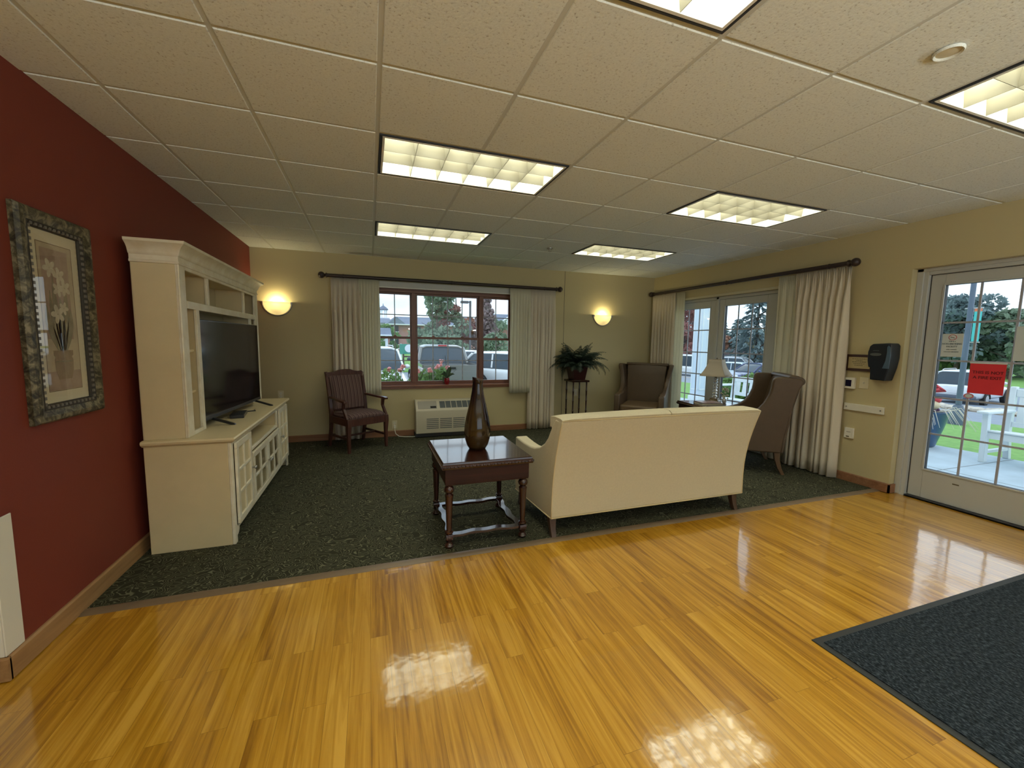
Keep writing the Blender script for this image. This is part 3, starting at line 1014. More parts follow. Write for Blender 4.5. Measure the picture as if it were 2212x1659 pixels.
t = thing('ceiling_sensor', 'small round beige sensor set in the ceiling tiles', 'sensor', (2.093, -0.861, H - 0.007)).scale = (0.47, 0.47, 0.8)  # small round sensor, modelled as a ring and grille
t = bpy.data.objects['ceiling_sensor']
mesh_obj('ring', MB().lathe([(0.100, 0.0), (0.100, -0.006), (0.092, -0.012), (0.080, -0.006), (0.080, 0.0)], (0, 0, 0), 32), 'tile', t, smooth=60)
mesh_obj('grille', MB().lathe([(0.0805, 0.0), (0.080, -0.003), (0.05, -0.005), (0.001, -0.006)], (0, 0, 0), 32), 'plate', t)
t = thing('sprinkler', 'small ceiling sprinkler head near the back window lights', 'sprinkler', (2.056, 2.83, H - 0.007))
mesh_obj('escutcheon', MB().lathe([(0.04, 0.0), (0.038, -0.008), (0.02, -0.012)], (0, 0, 0), 20), 'steel', t)
mesh_obj('head', MB().lathe([(0.010, -0.012), (0.010, -0.03), (0.022, -0.034), (0.022, -0.037)], (0, 0, 0), 14), 'steel', t)

# ------------------------------------------------------------------ wall sconces
def make_sconce(label):
    t = thing('wall_sconce', label, 'wall lamp', (0, 0, 0), 0, 'half-bowl wall sconces')
    r_ = 0.165
    # frosted half bowl (open at the top)
    b = MB()
    n, m = 20, 8
    rings = []
    for i in range(m + 1):
        ph = (PI / 2) * i / m                 # 0 rim .. pi/2 bottom
        rr = r_ * math.cos(ph)
        zz = -r_ * math.sin(ph)
        rings.append([(rr * math.cos(PI * k / n), -rr * 0.62 * math.sin(PI * k / n), zz) for k in range(n + 1)])
    b.loft(rings, closed=False, caps=False)
    mesh_obj('bowl', b, 'sconce_glass', t, solid=0.005, smooth=180)
    # metal half-ring hugging the bowl at the wall
    pts = [((r_ + 0.008) * math.cos(a), -0.012, -(r_ + 0.008) * math.sin(a)) for a in [PI * k / 24 for k in range(25)]]
    mesh_obj('ring', MB().tube(pts, 0.010, 8), 'steel', t, smooth=180)
    for s in (-1, 1):
        mesh_obj('clip', MB().box(s * (r_ + 0.008) - 0.012, s * (r_ + 0.008) + 0.012, -0.030, 0, -0.030, 0.006), 'steel', t, bevel=0.002)
    mesh_obj('backplate', MB().box(-0.06, 0.06, -0.012, 0, -0.12, -0.02), 'steel', t, bevel=0.003)
    mesh_obj('bulb', MB().ball((0, -0.055, -0.055), 0.022, 12, 8, 1, 1, 1.4), 'bulb', t, smooth=180)
    ld = bpy.data.lights.new('bulb_glow', 'POINT')
    ld.energy = SCONCE_W
    ld.color = (1.0, 0.86, 0.46)
    ld.shadow_soft_size = 0.03
    lo = bpy.data.objects.new('bulb_glow', ld)
    COL.objects.link(lo)
    lo.parent = t
    lo.location = (0, -0.055, -0.005)
    return t


sc = make_sconce('lit half-bowl wall sconce beside the entertainment centre')
sc.location = (-1.205, YB, 1.885)
dup(sc, (3.688, YB, 1.885), 0, 'lit half-bowl wall sconce above the palm and brown wing chair')

def make_added_pendant(label):  # added uplights out of view, there only to brighten the ceiling
    t = thing('added_pendant', label, 'pendant lamp', (0, 0, H), 0, 'added uplight pendant lamps')
    mesh_obj('canopy', MB().lathe([(0.07, 0.0), (0.065, -0.02), (0.01, -0.03)], (0, 0, 0), 20), 'steel', t)
    mesh_obj('stem', MB().tube([(0, 0, -0.02), (0, 0, -0.92)], 0.008, 8), 'steel', t)
    prof = [(0.24 * math.cos(PI / 2 * k / 8), -0.80 - 0.13 * math.sin(PI / 2 * k / 8)) for k in range(8)]
    b = MB()
    b.loft([[(r_ * math.cos(2 * PI * q / 28), r_ * math.sin(2 * PI * q / 28), z) for q in range(28)] for r_, z in prof + [(0.012, -0.93)]], closed=True, caps=False)
    mesh_obj('bowl', b, 'sconce_glass', t, solid=0.006, smooth=180)
    ld = bpy.data.lights.new('bulb_glow', 'POINT')
    ld.energy = ADDED_PENDANT_W
    ld.color = (0.96, 1.0, 0.86)
    ld.shadow_soft_size = 0.06
    lo = bpy.data.objects.new('bulb_glow', ld)
    COL.objects.link(lo)
    lo.parent = t
    lo.location = (0, 0, -0.82)
    return t


pd = make_added_pendant('added uplight pendant behind the photographer, toward the side area')
pd.location = (-1.2, -3.4, H)
dup(pd, (1.2, -3.4, H), 0, 'added uplight pendant behind the photographer, in the middle')
dup(pd, (3.4, -3.4, H), 0, 'added uplight pendant behind the photographer, toward the exit wall')

# ------------------------------------------------------------------ curtains and rods
def rod(name, a, c, wall_dir, label, rad=0.024, mark=1.0):
    """a, c: end points; wall_dir: unit vector to the wall"""
    a, c = Vector(a), Vector(c)
    t = thing(name, label, 'curtain rod', tuple((a + c) / 2), 0, 'dark wooden curtain rods')
    d = (c - a).normalized()
    mesh_obj('pole', MB().tube([a, c], rad, 14), 'rod', t, world=True, smooth=60)
    for e, s in ((a, -1), (c, 1)):
        dd = d * s
        b = MB()
        b.tube([e, e + dd * 0.012, e + dd * 0.02, e + dd * 0.035], [rad * 1.35, rad * 1.35, rad * 0.8, rad * 0.8], 14)
        fin = mesh_obj('finial', b, 'rod', t, world=True, smooth=60)
        c0 = e + dd * 0.068
        mesh_obj('ball', MB().ball(tuple(c0), 0.043, 16, 10), 'rod', fin, world=True, smooth=180)
    wv = Vector(wall_dir)
    for f_ in (0.06, 0.5, 0.94):
        p = a + (c - a) * f_
        b = MB().tube([p, p + wv * 0.094], 0.012, 10).ball(tuple(p), rad * 1.15, 10, 6)
        mesh_obj('bracket', b, 'rod', t, world=True)
    return t


rod('curtain_rod', (-0.585, 4.165, 2.262), (2.775, 4.165, 2.262), (0, 1, 0), 'dark wooden rod with ball ends over the back window')
rod('curtain_rod', (4.625, 4.13, 2.275), (4.625, 1.045, 2.275), (1, 0, 0), 'dark wooden rod with ball ends over the patio doors')


def drape(name, label, p0, p1, z0, z1, folds, amp, mat, group, seed, ztaper=0.0, spread=1.0, hem=True):
    """pleated panel from p0 to p1 (plan), hanging from z1 to z0; spread = bottom width factor"""
    rnd = random.Random(seed)
    p0, p1 = Vector((p0[0], p0[1], 0)), Vector((p1[0], p1[1], 0))
    d = p1 - p0
    L = d.length
    d.normalize()
    nrm = Vector((-d.y, d.x, 0))
    nu = folds * 12
    nz_ = 14
    ph = [rnd.uniform(-0.25, 0.25) for _ in range(folds + 2)]
    am = [rnd.uniform(0.65, 1.15) for _ in range(folds + 2)]
    rings = []
    for i in range(nz_ + 1):
        v = i / nz_                       # 0 top .. 1 bottom
        zz = z1 + (z0 - z1) * v
        row = []
        for k in range(nu + 1):
            u = k / nu
            fidx = u * folds
            fi = int(min(fidx, folds - 1))
            ft = fidx - fi
            a_ = am[fi] * (1 - ft) + am[fi + 1] * ft
            sh = (ph[fi] * (1 - ft) + ph[fi + 1] * ft) * min(1, v * 2.5)
            s = math.sin(2 * PI * (fidx + sh))
            # pinch pleats at the top: sharp narrow folds
            top = max(0.0, 1 - v * 7)
            s_top = math.copysign(abs(math.sin(2 * PI * fidx * 2)) ** 2.2, 1) * 0.75
            off = amp * (a_ * (0.55 + 0.45 * min(1, v * 3)) * s * (1 - top) + s_top * top)
            wdt = 1 + (spread - 1) * v
            pos = p0 + d * (L * (0.5 + (u - 0.5) * wdt + 0.18 / folds * math.cos(2 * PI * fidx) * min(1, v * 3))) + nrm * off
            row.append((pos.x, pos.y, zz))
        rings.append(row)
    b = MB().loft(rings, closed=False, caps=False)
    o = mesh_obj(name, b, mat, None, solid=0.003, smooth=180)
    tag(o, label, 'curtain', group)
    return o


DG = 'cream pleated curtains'
drape('curtain', 'long cream pleated drape behind the striped armchair', (-0.545, 4.185), (-0.175, 4.185), 0.015, 2.245, 6, 0.032, 'drape', DG, 3)
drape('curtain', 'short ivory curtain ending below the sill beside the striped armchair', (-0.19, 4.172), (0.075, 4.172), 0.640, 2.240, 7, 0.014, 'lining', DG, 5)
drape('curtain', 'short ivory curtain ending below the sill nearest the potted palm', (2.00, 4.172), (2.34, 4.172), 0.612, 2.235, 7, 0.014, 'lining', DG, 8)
drape('curtain', 'long cream pleated drape between the back window and the potted palm', (2.315, 4.185), (2.775, 4.185), 0.012, 2.24, 7, 0.032, 'drape', DG, 9)
drape('curtain', 'long cream drape in the corner behind the brown wing chair', (4.650, 4.19), (4.650, 3.62), 0.012, 2.25, 8, 0.024, 'drape', DG, 12)
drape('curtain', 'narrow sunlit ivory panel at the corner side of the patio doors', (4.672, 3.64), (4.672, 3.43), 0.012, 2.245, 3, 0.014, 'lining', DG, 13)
drape('curtain', 'long cream drape behind the wing chair facing away, next to the plaque', (4.640, 1.60), (4.640, 1.02), 0.012, 2.25, 8, 0.036, 'drape', DG, 15, spread=1.05)
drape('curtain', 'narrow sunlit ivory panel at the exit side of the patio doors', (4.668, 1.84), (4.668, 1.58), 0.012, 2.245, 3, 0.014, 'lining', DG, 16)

# ------------------------------------------------------------------ entertainment centre
t = thing('entertainment_center', 'cream entertainment centre with open hutch against the red wall', 'cabinet', (-1.19, 2.19, 0))
ya, yb = 1.22, 3.15
xb, xf = -1.43, -0.955
zt = 0.735
b = MB()
b.box(xb, xf - 0.02, ya, ya + 0.022, 0, zt - 0.02).box(xb, xf - 0.02, yb - 0.022, yb, 0, zt - 0.02)
b.box(xb, xb + 0.012, ya + 0.022, yb - 0.022, 0.08, zt - 0.02)
b.box(xb + 0.012, xf - 0.02, ya + 0.022, yb - 0.022, 0.085, 0.105)
for yy in (1.665, 2.675):
    b.box(xb + 0.012, xf - 0.02, yy - 0.010, yy + 0.010, 0.105, zt - 0.02)
b.box(xb + 0.012, xf - 0.02, 1.675, 2.665, 0.535, 0.552)
base = mesh_obj('base_carcass', b, 'cream', t, world=True, bevel=0.002)
b = MB()
b.box(xf - 0.02, xf, ya, ya + 0.045, 0, zt - 0.02).box(xf - 0.02, xf, yb - 0.045, yb, 0, zt - 0.02)
b.box(xf - 0.02, xf, 1.650, 1.680, 0.10, zt - 0.04).box(xf - 0.02, xf, 2.660, 2.690, 0.10, zt - 0.04)
b.box(xf - 0.02, xf, ya + 0.045, yb - 0.045, zt - 0.045, zt - 0.02).box(xf - 0.02, xf, 1.68, 2.66, 0.530, 0.555)
arch = [(ya + 0.045, 0.115), (ya + 0.045, 0.045)] + [(ya + 0.045 + 0.05 * math.sin(PI / 2 * k / 6), 0.045 + 0.045 * (1 - math.cos(PI / 2 * k / 6))) for k in range(1, 7)]
arch += [(yb - 0.045 - 0.05 * math.sin(PI / 2 * k / 6), 0.045 + 0.045 * (1 - math.cos(PI / 2 * k / 6))) for k in range(6, 0, -1)] + [(yb - 0.045, 0.045), (yb - 0.045, 0.115)]
b.prism(arch, xf - 0.02, xf, 'x')
mesh_obj('face_frame', b, 'antique', t, world=True, bevel=0.004)
b = MB()
prof = [(0.0, 0.712), (0.012, 0.716), (0.018, 0.724), (0.028, 0.728), (0.032, 0.742), (0.026, 0.752), (0.0, 0.755)]
b.box(xb - 0.002, xf, ya, yb, 0.715, 0.755)
rg = []
for dx, z in prof:
    rg.append([(xb - 0.004, ya - dx, z), (xf + dx, ya - dx, z), (xf + dx, yb + dx, z), (xb - 0.004, yb + dx, z)])
b = MB().loft(rg)
mesh_obj('countertop', b, 'cream', t, world=True, bevel=0.002)


def cab_door(y0, y1, z0, z1, rows, cols, glassy, knob_y, knob_z, stile=0.045):
    xa = xf + 0.001
    b = MB().frame_y(y0, y1, z0, z1, stile, xa, xa + 0.018)
    iy0, iy1, iz0, iz1 = y0 + stile, y1 - stile, z0 + stile, z1 - stile
    for k in range(1, cols):
        yy = iy0 + (iy1 - iy0) * k / cols
        b.box(xa + 0.003, xa + 0.016, yy - 0.010, yy + 0.010, iz0, iz1)
    for k in range(1, rows):
        zz = iz0 + (iz1 - iz0) * k / rows
        b.box(xa + 0.0032, xa + 0.0158, iy0, iy1, zz - 0.010, zz + 0.010)
    d = mesh_obj('door', b, 'antique', t, world=True, bevel=0.003)
    if glassy:
        mesh_obj('pane', MB().box(xa + 0.004, xa + 0.006, iy0, iy1, iz0, iz1), 'glass', d, world=True, smooth=0)
    else:
        mesh_obj('panel', MB().box(xa - 0.001, xa + 0.006, iy0, iy1, iz0, iz1), 'cream', d, world=True)
    mt = Matrix.Translation((xa + 0.018, knob_y, knob_z)) @ Matrix.Rotation(PI / 2, 4, 'Y')
    mesh_obj('knob', MB().lathe([(0.006, 0), (0.006, 0.012), (0.013, 0.016), (0.015, 0.022), (0.011, 0.030), (0.002, 0.032)], (0, 0, 0), 16, mt), 'steel', d, world=True, smooth=60)
    return d


cab_door(1.272, 1.648, 0.125, 0.700, 3, 2, False, 1.632, 0.42)
cab_door(1.684, 2.166, 0.118, 0.522, 2, 2, True, 2.145, 0.335)
cab_door(2.172, 2.656, 0.118, 0.522, 2, 2, True, 2.195, 0.335)
cab_door(2.692, 3.098, 0.125, 0.700, 3, 2, False, 2.710, 0.42)
# hutch
hx = -1.19
b = MB()
b.box(xb, hx - 0.018, 1.235, 1.255, 0.755, 1.90).box(xb, hx - 0.018, 3.12, 3.14, 0.755, 1.90)
b.box(xb, hx - 0.018, 1.255, 3.12, 1.86, 1.88).box(xb, hx - 0.018, 1.255, 3.12, 1.615, 1.635)
for yy in (1.505, 2.865):
    b.box(xb + 0.01, hx - 0.018, yy - 0.012, yy + 0.012, 0.755, 1.615)
for yy in (1.735, 2.665):
    b.box(xb + 0.01, hx - 0.018, yy - 0.010, yy + 0.010, 1.635, 1.86)
for z_ in (1.03, 1.31):
    b.box(xb + 0.01, hx - 0.03, 1.255, 1.493, z_, z_ + 0.018).box(xb + 0.01, hx - 0.03, 2.877, 3.12, z_, z_ + 0.018)
b.box(xb + 0.01, hx - 0.018, 1.255, 1.493, 0.756, 0.772).box(xb + 0.01, hx - 0.018, 2.877, 3.12, 0.756, 0.772)
mesh_obj('hutch_carcass', b, 'cream', t, world=True, bevel=0.002)
mesh_obj('back_panel', MB().box(xb - 0.004, xb + 0.010, 1.24, 3.135, 0.756, 1.88), 'cream_in', t, world=True)
b = MB()
b.box(hx - 0.018, hx, 1.235, 1.335, 0.756, 1.90).box(hx - 0.018, hx, 3.04, 3.14, 0.756, 1.90)
b.box(hx - 0.018, hx, 1.487, 1.540, 0.756, 1.605).box(hx - 0.018, hx, 2.835, 2.888, 0.756, 1.605)
b.box(hx - 0.018, hx + 0.002, 1.335, 3.04, 1.600, 1.650).box(hx - 0.018, hx + 0.001, 1.335, 3.04, 1.845, 1.90)
b.box(hx - 0.018, hx, 1.335, 1.487, 0.756, 0.782).box(hx - 0.018, hx, 2.888, 3.04, 0.756, 0.782)
b.box(hx - 0.018, hx, 1.715, 1.755, 1.650, 1.845).box(hx - 0.018, hx, 2.645, 2.685, 1.650, 1.845)
b.tube([(hx - 0.002, 1.238, 0.758), (hx - 0.002, 1.238, 1.87)], 0.007, 8).tube([(hx - 0.002, 3.137, 0.758), (hx - 0.002, 3.137, 1.87)], 0.007, 8)
mesh_obj('hutch_face_frame', b, 'antique', t, world=True, bevel=0.004)
prof = [(0.0, 1.865), (0.008, 1.868), (0.010, 1.878), (0.004, 1.884), (0.004, 1.912), (0.012, 1.918), (0.016, 1.930), (0.022, 1.948), (0.034, 1.965), (0.052, 1.980), (0.058, 1.984), (0.060, 2.000), (0.0, 2.003)]
rg = [[(xb - 0.004, 1.235 - dx, z), (hx + dx, 1.235 - dx, z), (hx + dx, 3.14 + dx, z), (xb - 0.004, 3.14 + dx, z)] for dx, z in prof]
mesh_obj('crown', MB().loft(rg), 'antique', t, world=True)

# television
tv = thing('television', 'black flat-screen television on the cream cabinet', 'television', (-1.165, 2.14, 0.755), -R(4.2) + 0.0)
b = MB().box(-0.020, 0.010, -0.612, 0.612, 0.050, 0.785)
mesh_obj('casing', b, 'black', tv, bevel=0.004)
mesh_obj('screen', MB().box(0.0095, 0.0115, -0.602, 0.602, 0.078, 0.776), 'screen', tv)
mesh_obj('bezel', MB().box(0.009, 0.013, -0.612, 0.612, 0.050, 0.076), pm('tv_bezel', (0.03, 0.03, 0.032), 0.3), tv, bevel=0.002)
mesh_obj('rear_housing', MB().box(-0.060, -0.019, -0.40, 0.40, 0.10, 0.50), 'black', tv, bevel=0.01)
for s in (-0.47, 0.47):
    b = MB().prism([(-0.012, 0.060), (0.012, 0.060), (0.155, 0.010), (0.160, 0.0), (0.135, 0.0), (0.0, 0.046), (-0.115, 0.0), (-0.140, 0.0), (-0.136, 0.010)], s - 0.010, s + 0.010, 'y')
    mesh_obj('foot', b, 'black', tv)
t = thing('streaming_box', 'small black box with cable under the television', 'media box', (-1.12, 2.05, 0.755), R(8))
mesh_obj('case', MB().box(-0.05, 0.05, -0.12, 0.12, 0.0, 0.030), 'black', t, bevel=0.004)
mesh_obj('cable', MB().tube([(-0.02, 0.12, 0.012), (0.0, 0.16, 0.008), (0.05, 0.20, 0.006), (0.10, 0.22, 0.006), (0.09, 0.27, 0.006)], 0.005, 8), 'black', t, smooth=180)

# ------------------------------------------------------------------ picture on the red wall
t = thing('framed_picture', 'botanical print in a mottled bronze frame on the red wall', 'picture', (XL, 0.692, 1.494))
y0, y1, z0, z1 = -0.248, 0.248, -0.486, 0.486


def ring_yz(y0, y1, z0, z1, prof):
    """moulded frame: prof = list of (inset, x height)"""
    rg = []
    for ins, xx in prof:
        rg.append([(xx, y0 + ins, z0 + ins), (xx, y1 - ins, z0 + ins), (xx, y1 - ins, z1 - ins), (xx, y0 + ins, z1 - ins)])
    return MB().loft(rg, closed=True, caps=False)


mesh_obj('frame', ring_yz(y0, y1, z0, z1, [(0.0, 0.001), (0.0, 0.020), (0.010, 0.034), (0.030, 0.036), (0.052, 0.026), (0.060, 0.024), (0.060, 0.002)]), 'picframe', t, smooth=30)
fi = mesh_obj('inner_frame', ring_yz(y0 + 0.058, y1 - 0.058, z0 + 0.058, z1 - 0.058, [(0.0, 0.002), (0.0, 0.024), (0.004, 0.027), (0.022, 0.017), (0.026, 0.012), (0.026, 0.002)]), 'picinner', t, smooth=30)
b = MB()
a = 0.066
for k in range(30):
    zz = z0 + a + 0.02 + (z1 - z0 - 2 * a - 0.04) * k / 29
    for yy in (y0 + a, y1 - a - 0.012):
        b.box(0.019, 0.026, yy, yy + 0.012, zz - 0.007, zz + 0.007)
for k in range(12):
    yy = y0 + a + 0.02 + (y1 - y0 - 2 * a - 0.04) * k / 11
    for zz in (z0 + a, z1 - a - 0.012):
        b.box(0.019, 0.026, yy - 0.007, yy + 0.007, zz, zz + 0.012)
mesh_obj('dentils', b, 'picbead', fi, smooth=0)
mesh_obj('mat_board', MB().box(0.002, 0.006, y0 + 0.08, y1 - 0.08, z0 + 0.08, z1 - 0.08), 'matboard', t)
# print: local u = y, v = z
art = mesh_obj('print', MB().box(0.006, 0.0066, -0.118, 0.118, -0.350, 0.350), 'art0', t)


def flat(name, poly, xl, mat, parent=art):
    return mesh_obj(name, MB().prism(poly, xl, xl + 0.0004, 'x'), mat, parent, smooth=0)


flat('upper_panel', [(-0.095, -0.10), (0.085, -0.10), (0.085, 0.325), (-0.095, 0.325)], 0.0068, 'art1')
flat('table_panel', [(-0.115, -0.345), (0.115, -0.345), (0.115, -0.255), (-0.115, -0.255)], 0.0068, 'art1')
b = MB()
for i0 in (0.0,):
    b.frame_y(-0.118, 0.118, -0.350, 0.350, 0.003, 0.0067, 0.0072)
mesh_obj('border_line', b, 'artline', art)
# pot
pot = [(-0.045, -0.295), (0.045, -0.295), (0.062, -0.25), (0.065, -0.20), (0.056, -0.185), (0.068, -0.178), (0.068, -0.155), (-0.068, -0.155), (-0.068, -0.178), (-0.056, -0.185), (-0.065, -0.20), (-0.062, -0.25)]
flat('painted_pot', pot, 0.0078, 'art4')
flat('pot_shadow', [(-0.060, -0.205), (0.060, -0.205), (0.058, -0.212), (-0.058, -0.212)], 0.0083, 'art2')
for lx, tip, wv in ((-0.02, (-0.085, 0.06), 0.020), (0.0, (-0.03, 0.20), 0.016), (0.01, (0.05, 0.16), 0.018), (0.02, (0.075, 0.05), 0.020), (0.0, (0.01, 0.10), 0.02), (-0.01, (-0.055, 0.13), 0.014)):
    pts_l, pts_r = [], []
    for k in range(9):
        s = k / 8
        cy = lx * (1 - s) + tip[0] * math.sin(s * PI / 2) + lx * 0
        cz = -0.160 + (tip[1] + 0.160) * s
        ww = wv * 2.3 * (math.sin(PI * min(1, s * 0.85 + 0.12)))
        pts_l.append((cy - ww / 2, cz))
        pts_r.append((cy + ww / 2, cz))
    flat('painted_leaf', pts_l + pts_r[::-1], 0.0074, 'art2')
for cy, cz, rr in ((-0.045, 0.235, 0.044), (0.015, 0.205, 0.040), (0.048, 0.150, 0.040), (-0.015, 0.02, 0.046), (0.03, 0.05, 0.032), (0.0, 0.14, 0.036)):
    for k in range(5):
        an = 2 * PI * k / 5 + cy * 40
        px, pz = cy + rr * 0.55 * math.cos(an), cz + rr * 0.55 * math.sin(an)
        flat('painted_petal', [(px + rr * 0.5 * math.cos(an) * math.cos(q) - rr * 0.30 * math.sin(an) * math.sin(q), pz + rr * 0.5 * math.sin(an) * math.cos(q) + rr * 0.30 * math.cos(an) * math.sin(q)) for q in [2 * PI * i / 10 for i in range(10)]], 0.0079 + 0.00005 * k, 'art3')
mesh_obj('glass', MB().box(0.0095, 0.0115, y0 + 0.078, y1 - 0.078, z0 + 0.078, z1 - 0.078), 'picglass', t, smooth=0)

# corner guard at the end of the red wall
t = thing('corner_guard', 'white corner guard at the end of the red wall', 'corner guard', (XL, YC, 0.09))
b = MB().box(0.0, 0.006, -0.006, 0.092, 0.010, 0.585)
b.box(-0.10, 0.0, -0.006, 0.0, 0.010, 0.585)
mesh_obj('guard', b, 'white', t, bevel=0.004, seg=3)

# ------------------------------------------------------------------ striped armchair
t = thing('armchair', 'striped burgundy armchair with wooden arms before the back window', 'chair', (-0.228, 3.775, 0), R(31))
wx, fy, by = 0.262, -0.245, 0.225
for s in (-1, 1):
    pr = [(s * wx, fy, 0.0), (s * wx, fy + 0.006, 0.22), (s * wx, fy - 0.004, 0.36), (s * wx, fy, 0.43)]
    b = MB()
    b.loft([[(p[0] - h, p[1] - h, p[2]), (p[0] + h, p[1] - h, p[2]), (p[0] + h, p[1] + h, p[2]), (p[0] - h, p[1] + h, p[2])] for p, h in zip(pr, (0.016, 0.020, 0.026, 0.024))])
    mesh_obj('leg', b, 'chairwood', t, bevel=0.003)
    pr = [(s * (wx - 0.02), by + 0.075, 0.0), (s * (wx - 0.02), by + 0.02, 0.25), (s * (wx - 0.02), by, 0.43), (s * (wx - 0.015), by + 0.035, 0.70), (s * (wx - 0.01), by + 0.10, 0.985)]
    b = MB()
    b.loft([[(p[0] - h, p[1] - h, p[2]), (p[0] + h, p[1] - h, p[2]), (p[0] + h, p[1] + h, p[2]), (p[0] - h, p[1] + h, p[2])] for p, h in zip(pr, (0.017, 0.020, 0.023, 0.020, 0.016))])
    mesh_obj('leg', b, 'chairwood', t, bevel=0.003)
    # arm with curved post
    ax = s * (wx + 0.012)
    pts = [(ax, fy + 0.02, 0.43), (ax, fy + 0.055, 0.49), (ax, fy + 0.095, 0.55), (ax, fy + 0.085, 0.615), (ax, fy + 0.075, 0.635)]
    b = MB()
    b.loft([[(p[0] - 0.015, p[1] - h, p[2]), (p[0] + 0.015, p[1] - h, p[2]), (p[0] + 0.015, p[1] + h, p[2]), (p[0] - 0.015, p[1] + h, p[2])] for p, h in zip(pts, (0.028, 0.022, 0.018, 0.022, 0.030))])
    top = [(ax + s * 0.012, fy + 0.015, 0.640, 0.024), (ax + s * 0.014, fy + 0.06, 0.648, 0.032), (ax + s * 0.004, fy + 0.20, 0.652, 0.026), (ax - s * 0.012, by - 0.06, 0.662, 0.020), (ax - s * 0.02, by + 0.03, 0.665, 0.018)]
    b.loft([[(p[0] - p[3], p[1], p[2] - 0.013), (p[0] + p[3], p[1], p[2] - 0.013), (p[0] + p[3] * 0.9, p[1], p[2] + 0.012), (p[0] - p[3] * 0.9, p[1], p[2] + 0.012)] for p in top])
    mesh_obj('arm', b, 'chairwood', t, bevel=0.004)
b = MB()
b.box(-wx + 0.02, wx - 0.02, fy - 0.018, fy + 0.012, 0.335, 0.425).box(-wx + 0.02, wx - 0.02, by - 0.012, by + 0.012, 0.335, 0.42)
for s in (-1, 1):
    b.box(s * (wx - 0.005) - 0.013, s * (wx - 0.005) + 0.013, fy + 0.012, by - 0.012, 0.335, 0.423)
mesh_obj('seat_frame', b, 'chairwood', t, bevel=0.003)
b = MB()
for s in (-1, 1):
    b.box(s * (wx - 0.01) - 0.009, s * (wx - 0.01) + 0.009, fy + 0.015, by + 0.02, 0.155, 0.185)
b.box(-wx + 0.012, wx - 0.012, -0.012, 0.006, 0.158, 0.182)
mesh_obj('stretcher', b, 'chairwood', t, bevel=0.002)
# upholstered seat
rings = []
for k in range(9):
    v = k / 8
    yy = fy - 0.012 + (by - fy + 0.0) * v
    zc = 0.475 + 0.012 * math.sin(PI * v)
    wq = 0.262 - 0.022 * v
    rr = 0.0 if 0 < k < 8 else 0.018
    rings.append([(-wq + rr, yy, 0.426), (-wq - 0.002 + rr, yy, 0.445), (-wq + 0.03, yy, zc - rr - 0.004), (-0.10, yy, zc + 0.004 - rr), (0.10, yy, zc + 0.004 - rr), (wq - 0.03, yy, zc - rr - 0.004), (wq + 0.002 - rr, yy, 0.445), (wq - rr, yy, 0.426)])
mesh_obj('seat', MB().loft(rings), 'stripe', t, bevel=0.006, smooth=60)
# upholstered back
rings = []
for k in range(9):
    v = k / 8
    zz = 0.50 + 0.435 * v
    yc = by - 0.005 + 0.095 * v ** 1.3
    wq = 0.215 + 0.012 * v
    th = 0.030 + 0.016 * math.sin(PI * v)
    rings.append([(-wq, yc + 0.012, zz), (-wq, yc - 0.015, zz), (-wq + 0.03, yc - th, zz), (0, yc - th - 0.006, zz), (wq - 0.03, yc - th, zz), (wq, yc - 0.015, zz), (wq, yc + 0.012, zz)])
mesh_obj('backrest', MB().loft(rings), 'stripe', t, bevel=0.005, smooth=60)
# shaped crest and back frame
cy0 = by + 0.090
crest = [(-0.262, 0.915), (-0.264, 0.968), (-0.235, 0.982), (-0.17, 0.982), (-0.12, 0.992), (-0.08, 1.008), (0, 1.014), (0.08, 1.008), (0.12, 0.992), (0.17, 0.982), (0.235, 0.982), (0.264, 0.968), (0.262, 0.915)]
b = MB().prism(crest, cy0 - 0.022, cy0 + 0.016, 'y')
mesh_obj('crest_rail', b, 'chairwood', t, bevel=0.004)
mesh_obj('back_rail', MB().box(-0.215, 0.215, by - 0.008, by + 0.012, 0.475, 0.505), 'chairwood', t, bevel=0.003)

# ------------------------------------------------------------------ wall air conditioner, outlets
t = thing('air_conditioner', 'beige through-wall air conditioner below the back window', 'air conditioner', (1.09, 4.20, 0.055))
ax0, ax1 = 0.548, 1.605
prof = [(4.035, 0.062), (4.030, 0.075), (4.030, 0.400), (4.040, 0.412), (4.165, 0.535), (4.185, 0.540), (YB - 0.001, 0.540), (YB - 0.001, 0.062)]
mesh_obj('casing', MB().prism(prof, ax0, ax1, 'x'), 'acwhite', t, world=True, bevel=0.008, seg=3)


def on_slope(u0, u1, v0, v1, h0, h1, bb=None):
    """box lying on the sloped top: u along x, v 0..1 up the slope"""
    a_ = Vector((0, 4.040, 0.412))
    c_ = Vector((0, 4.165, 0.535))
    d_ = (c_ - a_)
    n_ = Vector((0, -d_.z, d_.y)).normalized()
    bb = bb or MB()
    vs = []
    for hh in (h0, h1):
        for uu, vv in ((u0, v0), (u1, v0), (u1, v1), (u0, v1)):
            p = a_ + d_ * vv + n_ * hh
            vs.append((uu, p.y, p.z))
    return bb.add(vs, [(3, 2, 1, 0), (4, 5, 6, 7), (0, 1, 5, 4), (1, 2, 6, 5), (2, 3, 7, 6), (3, 0, 4, 7)])


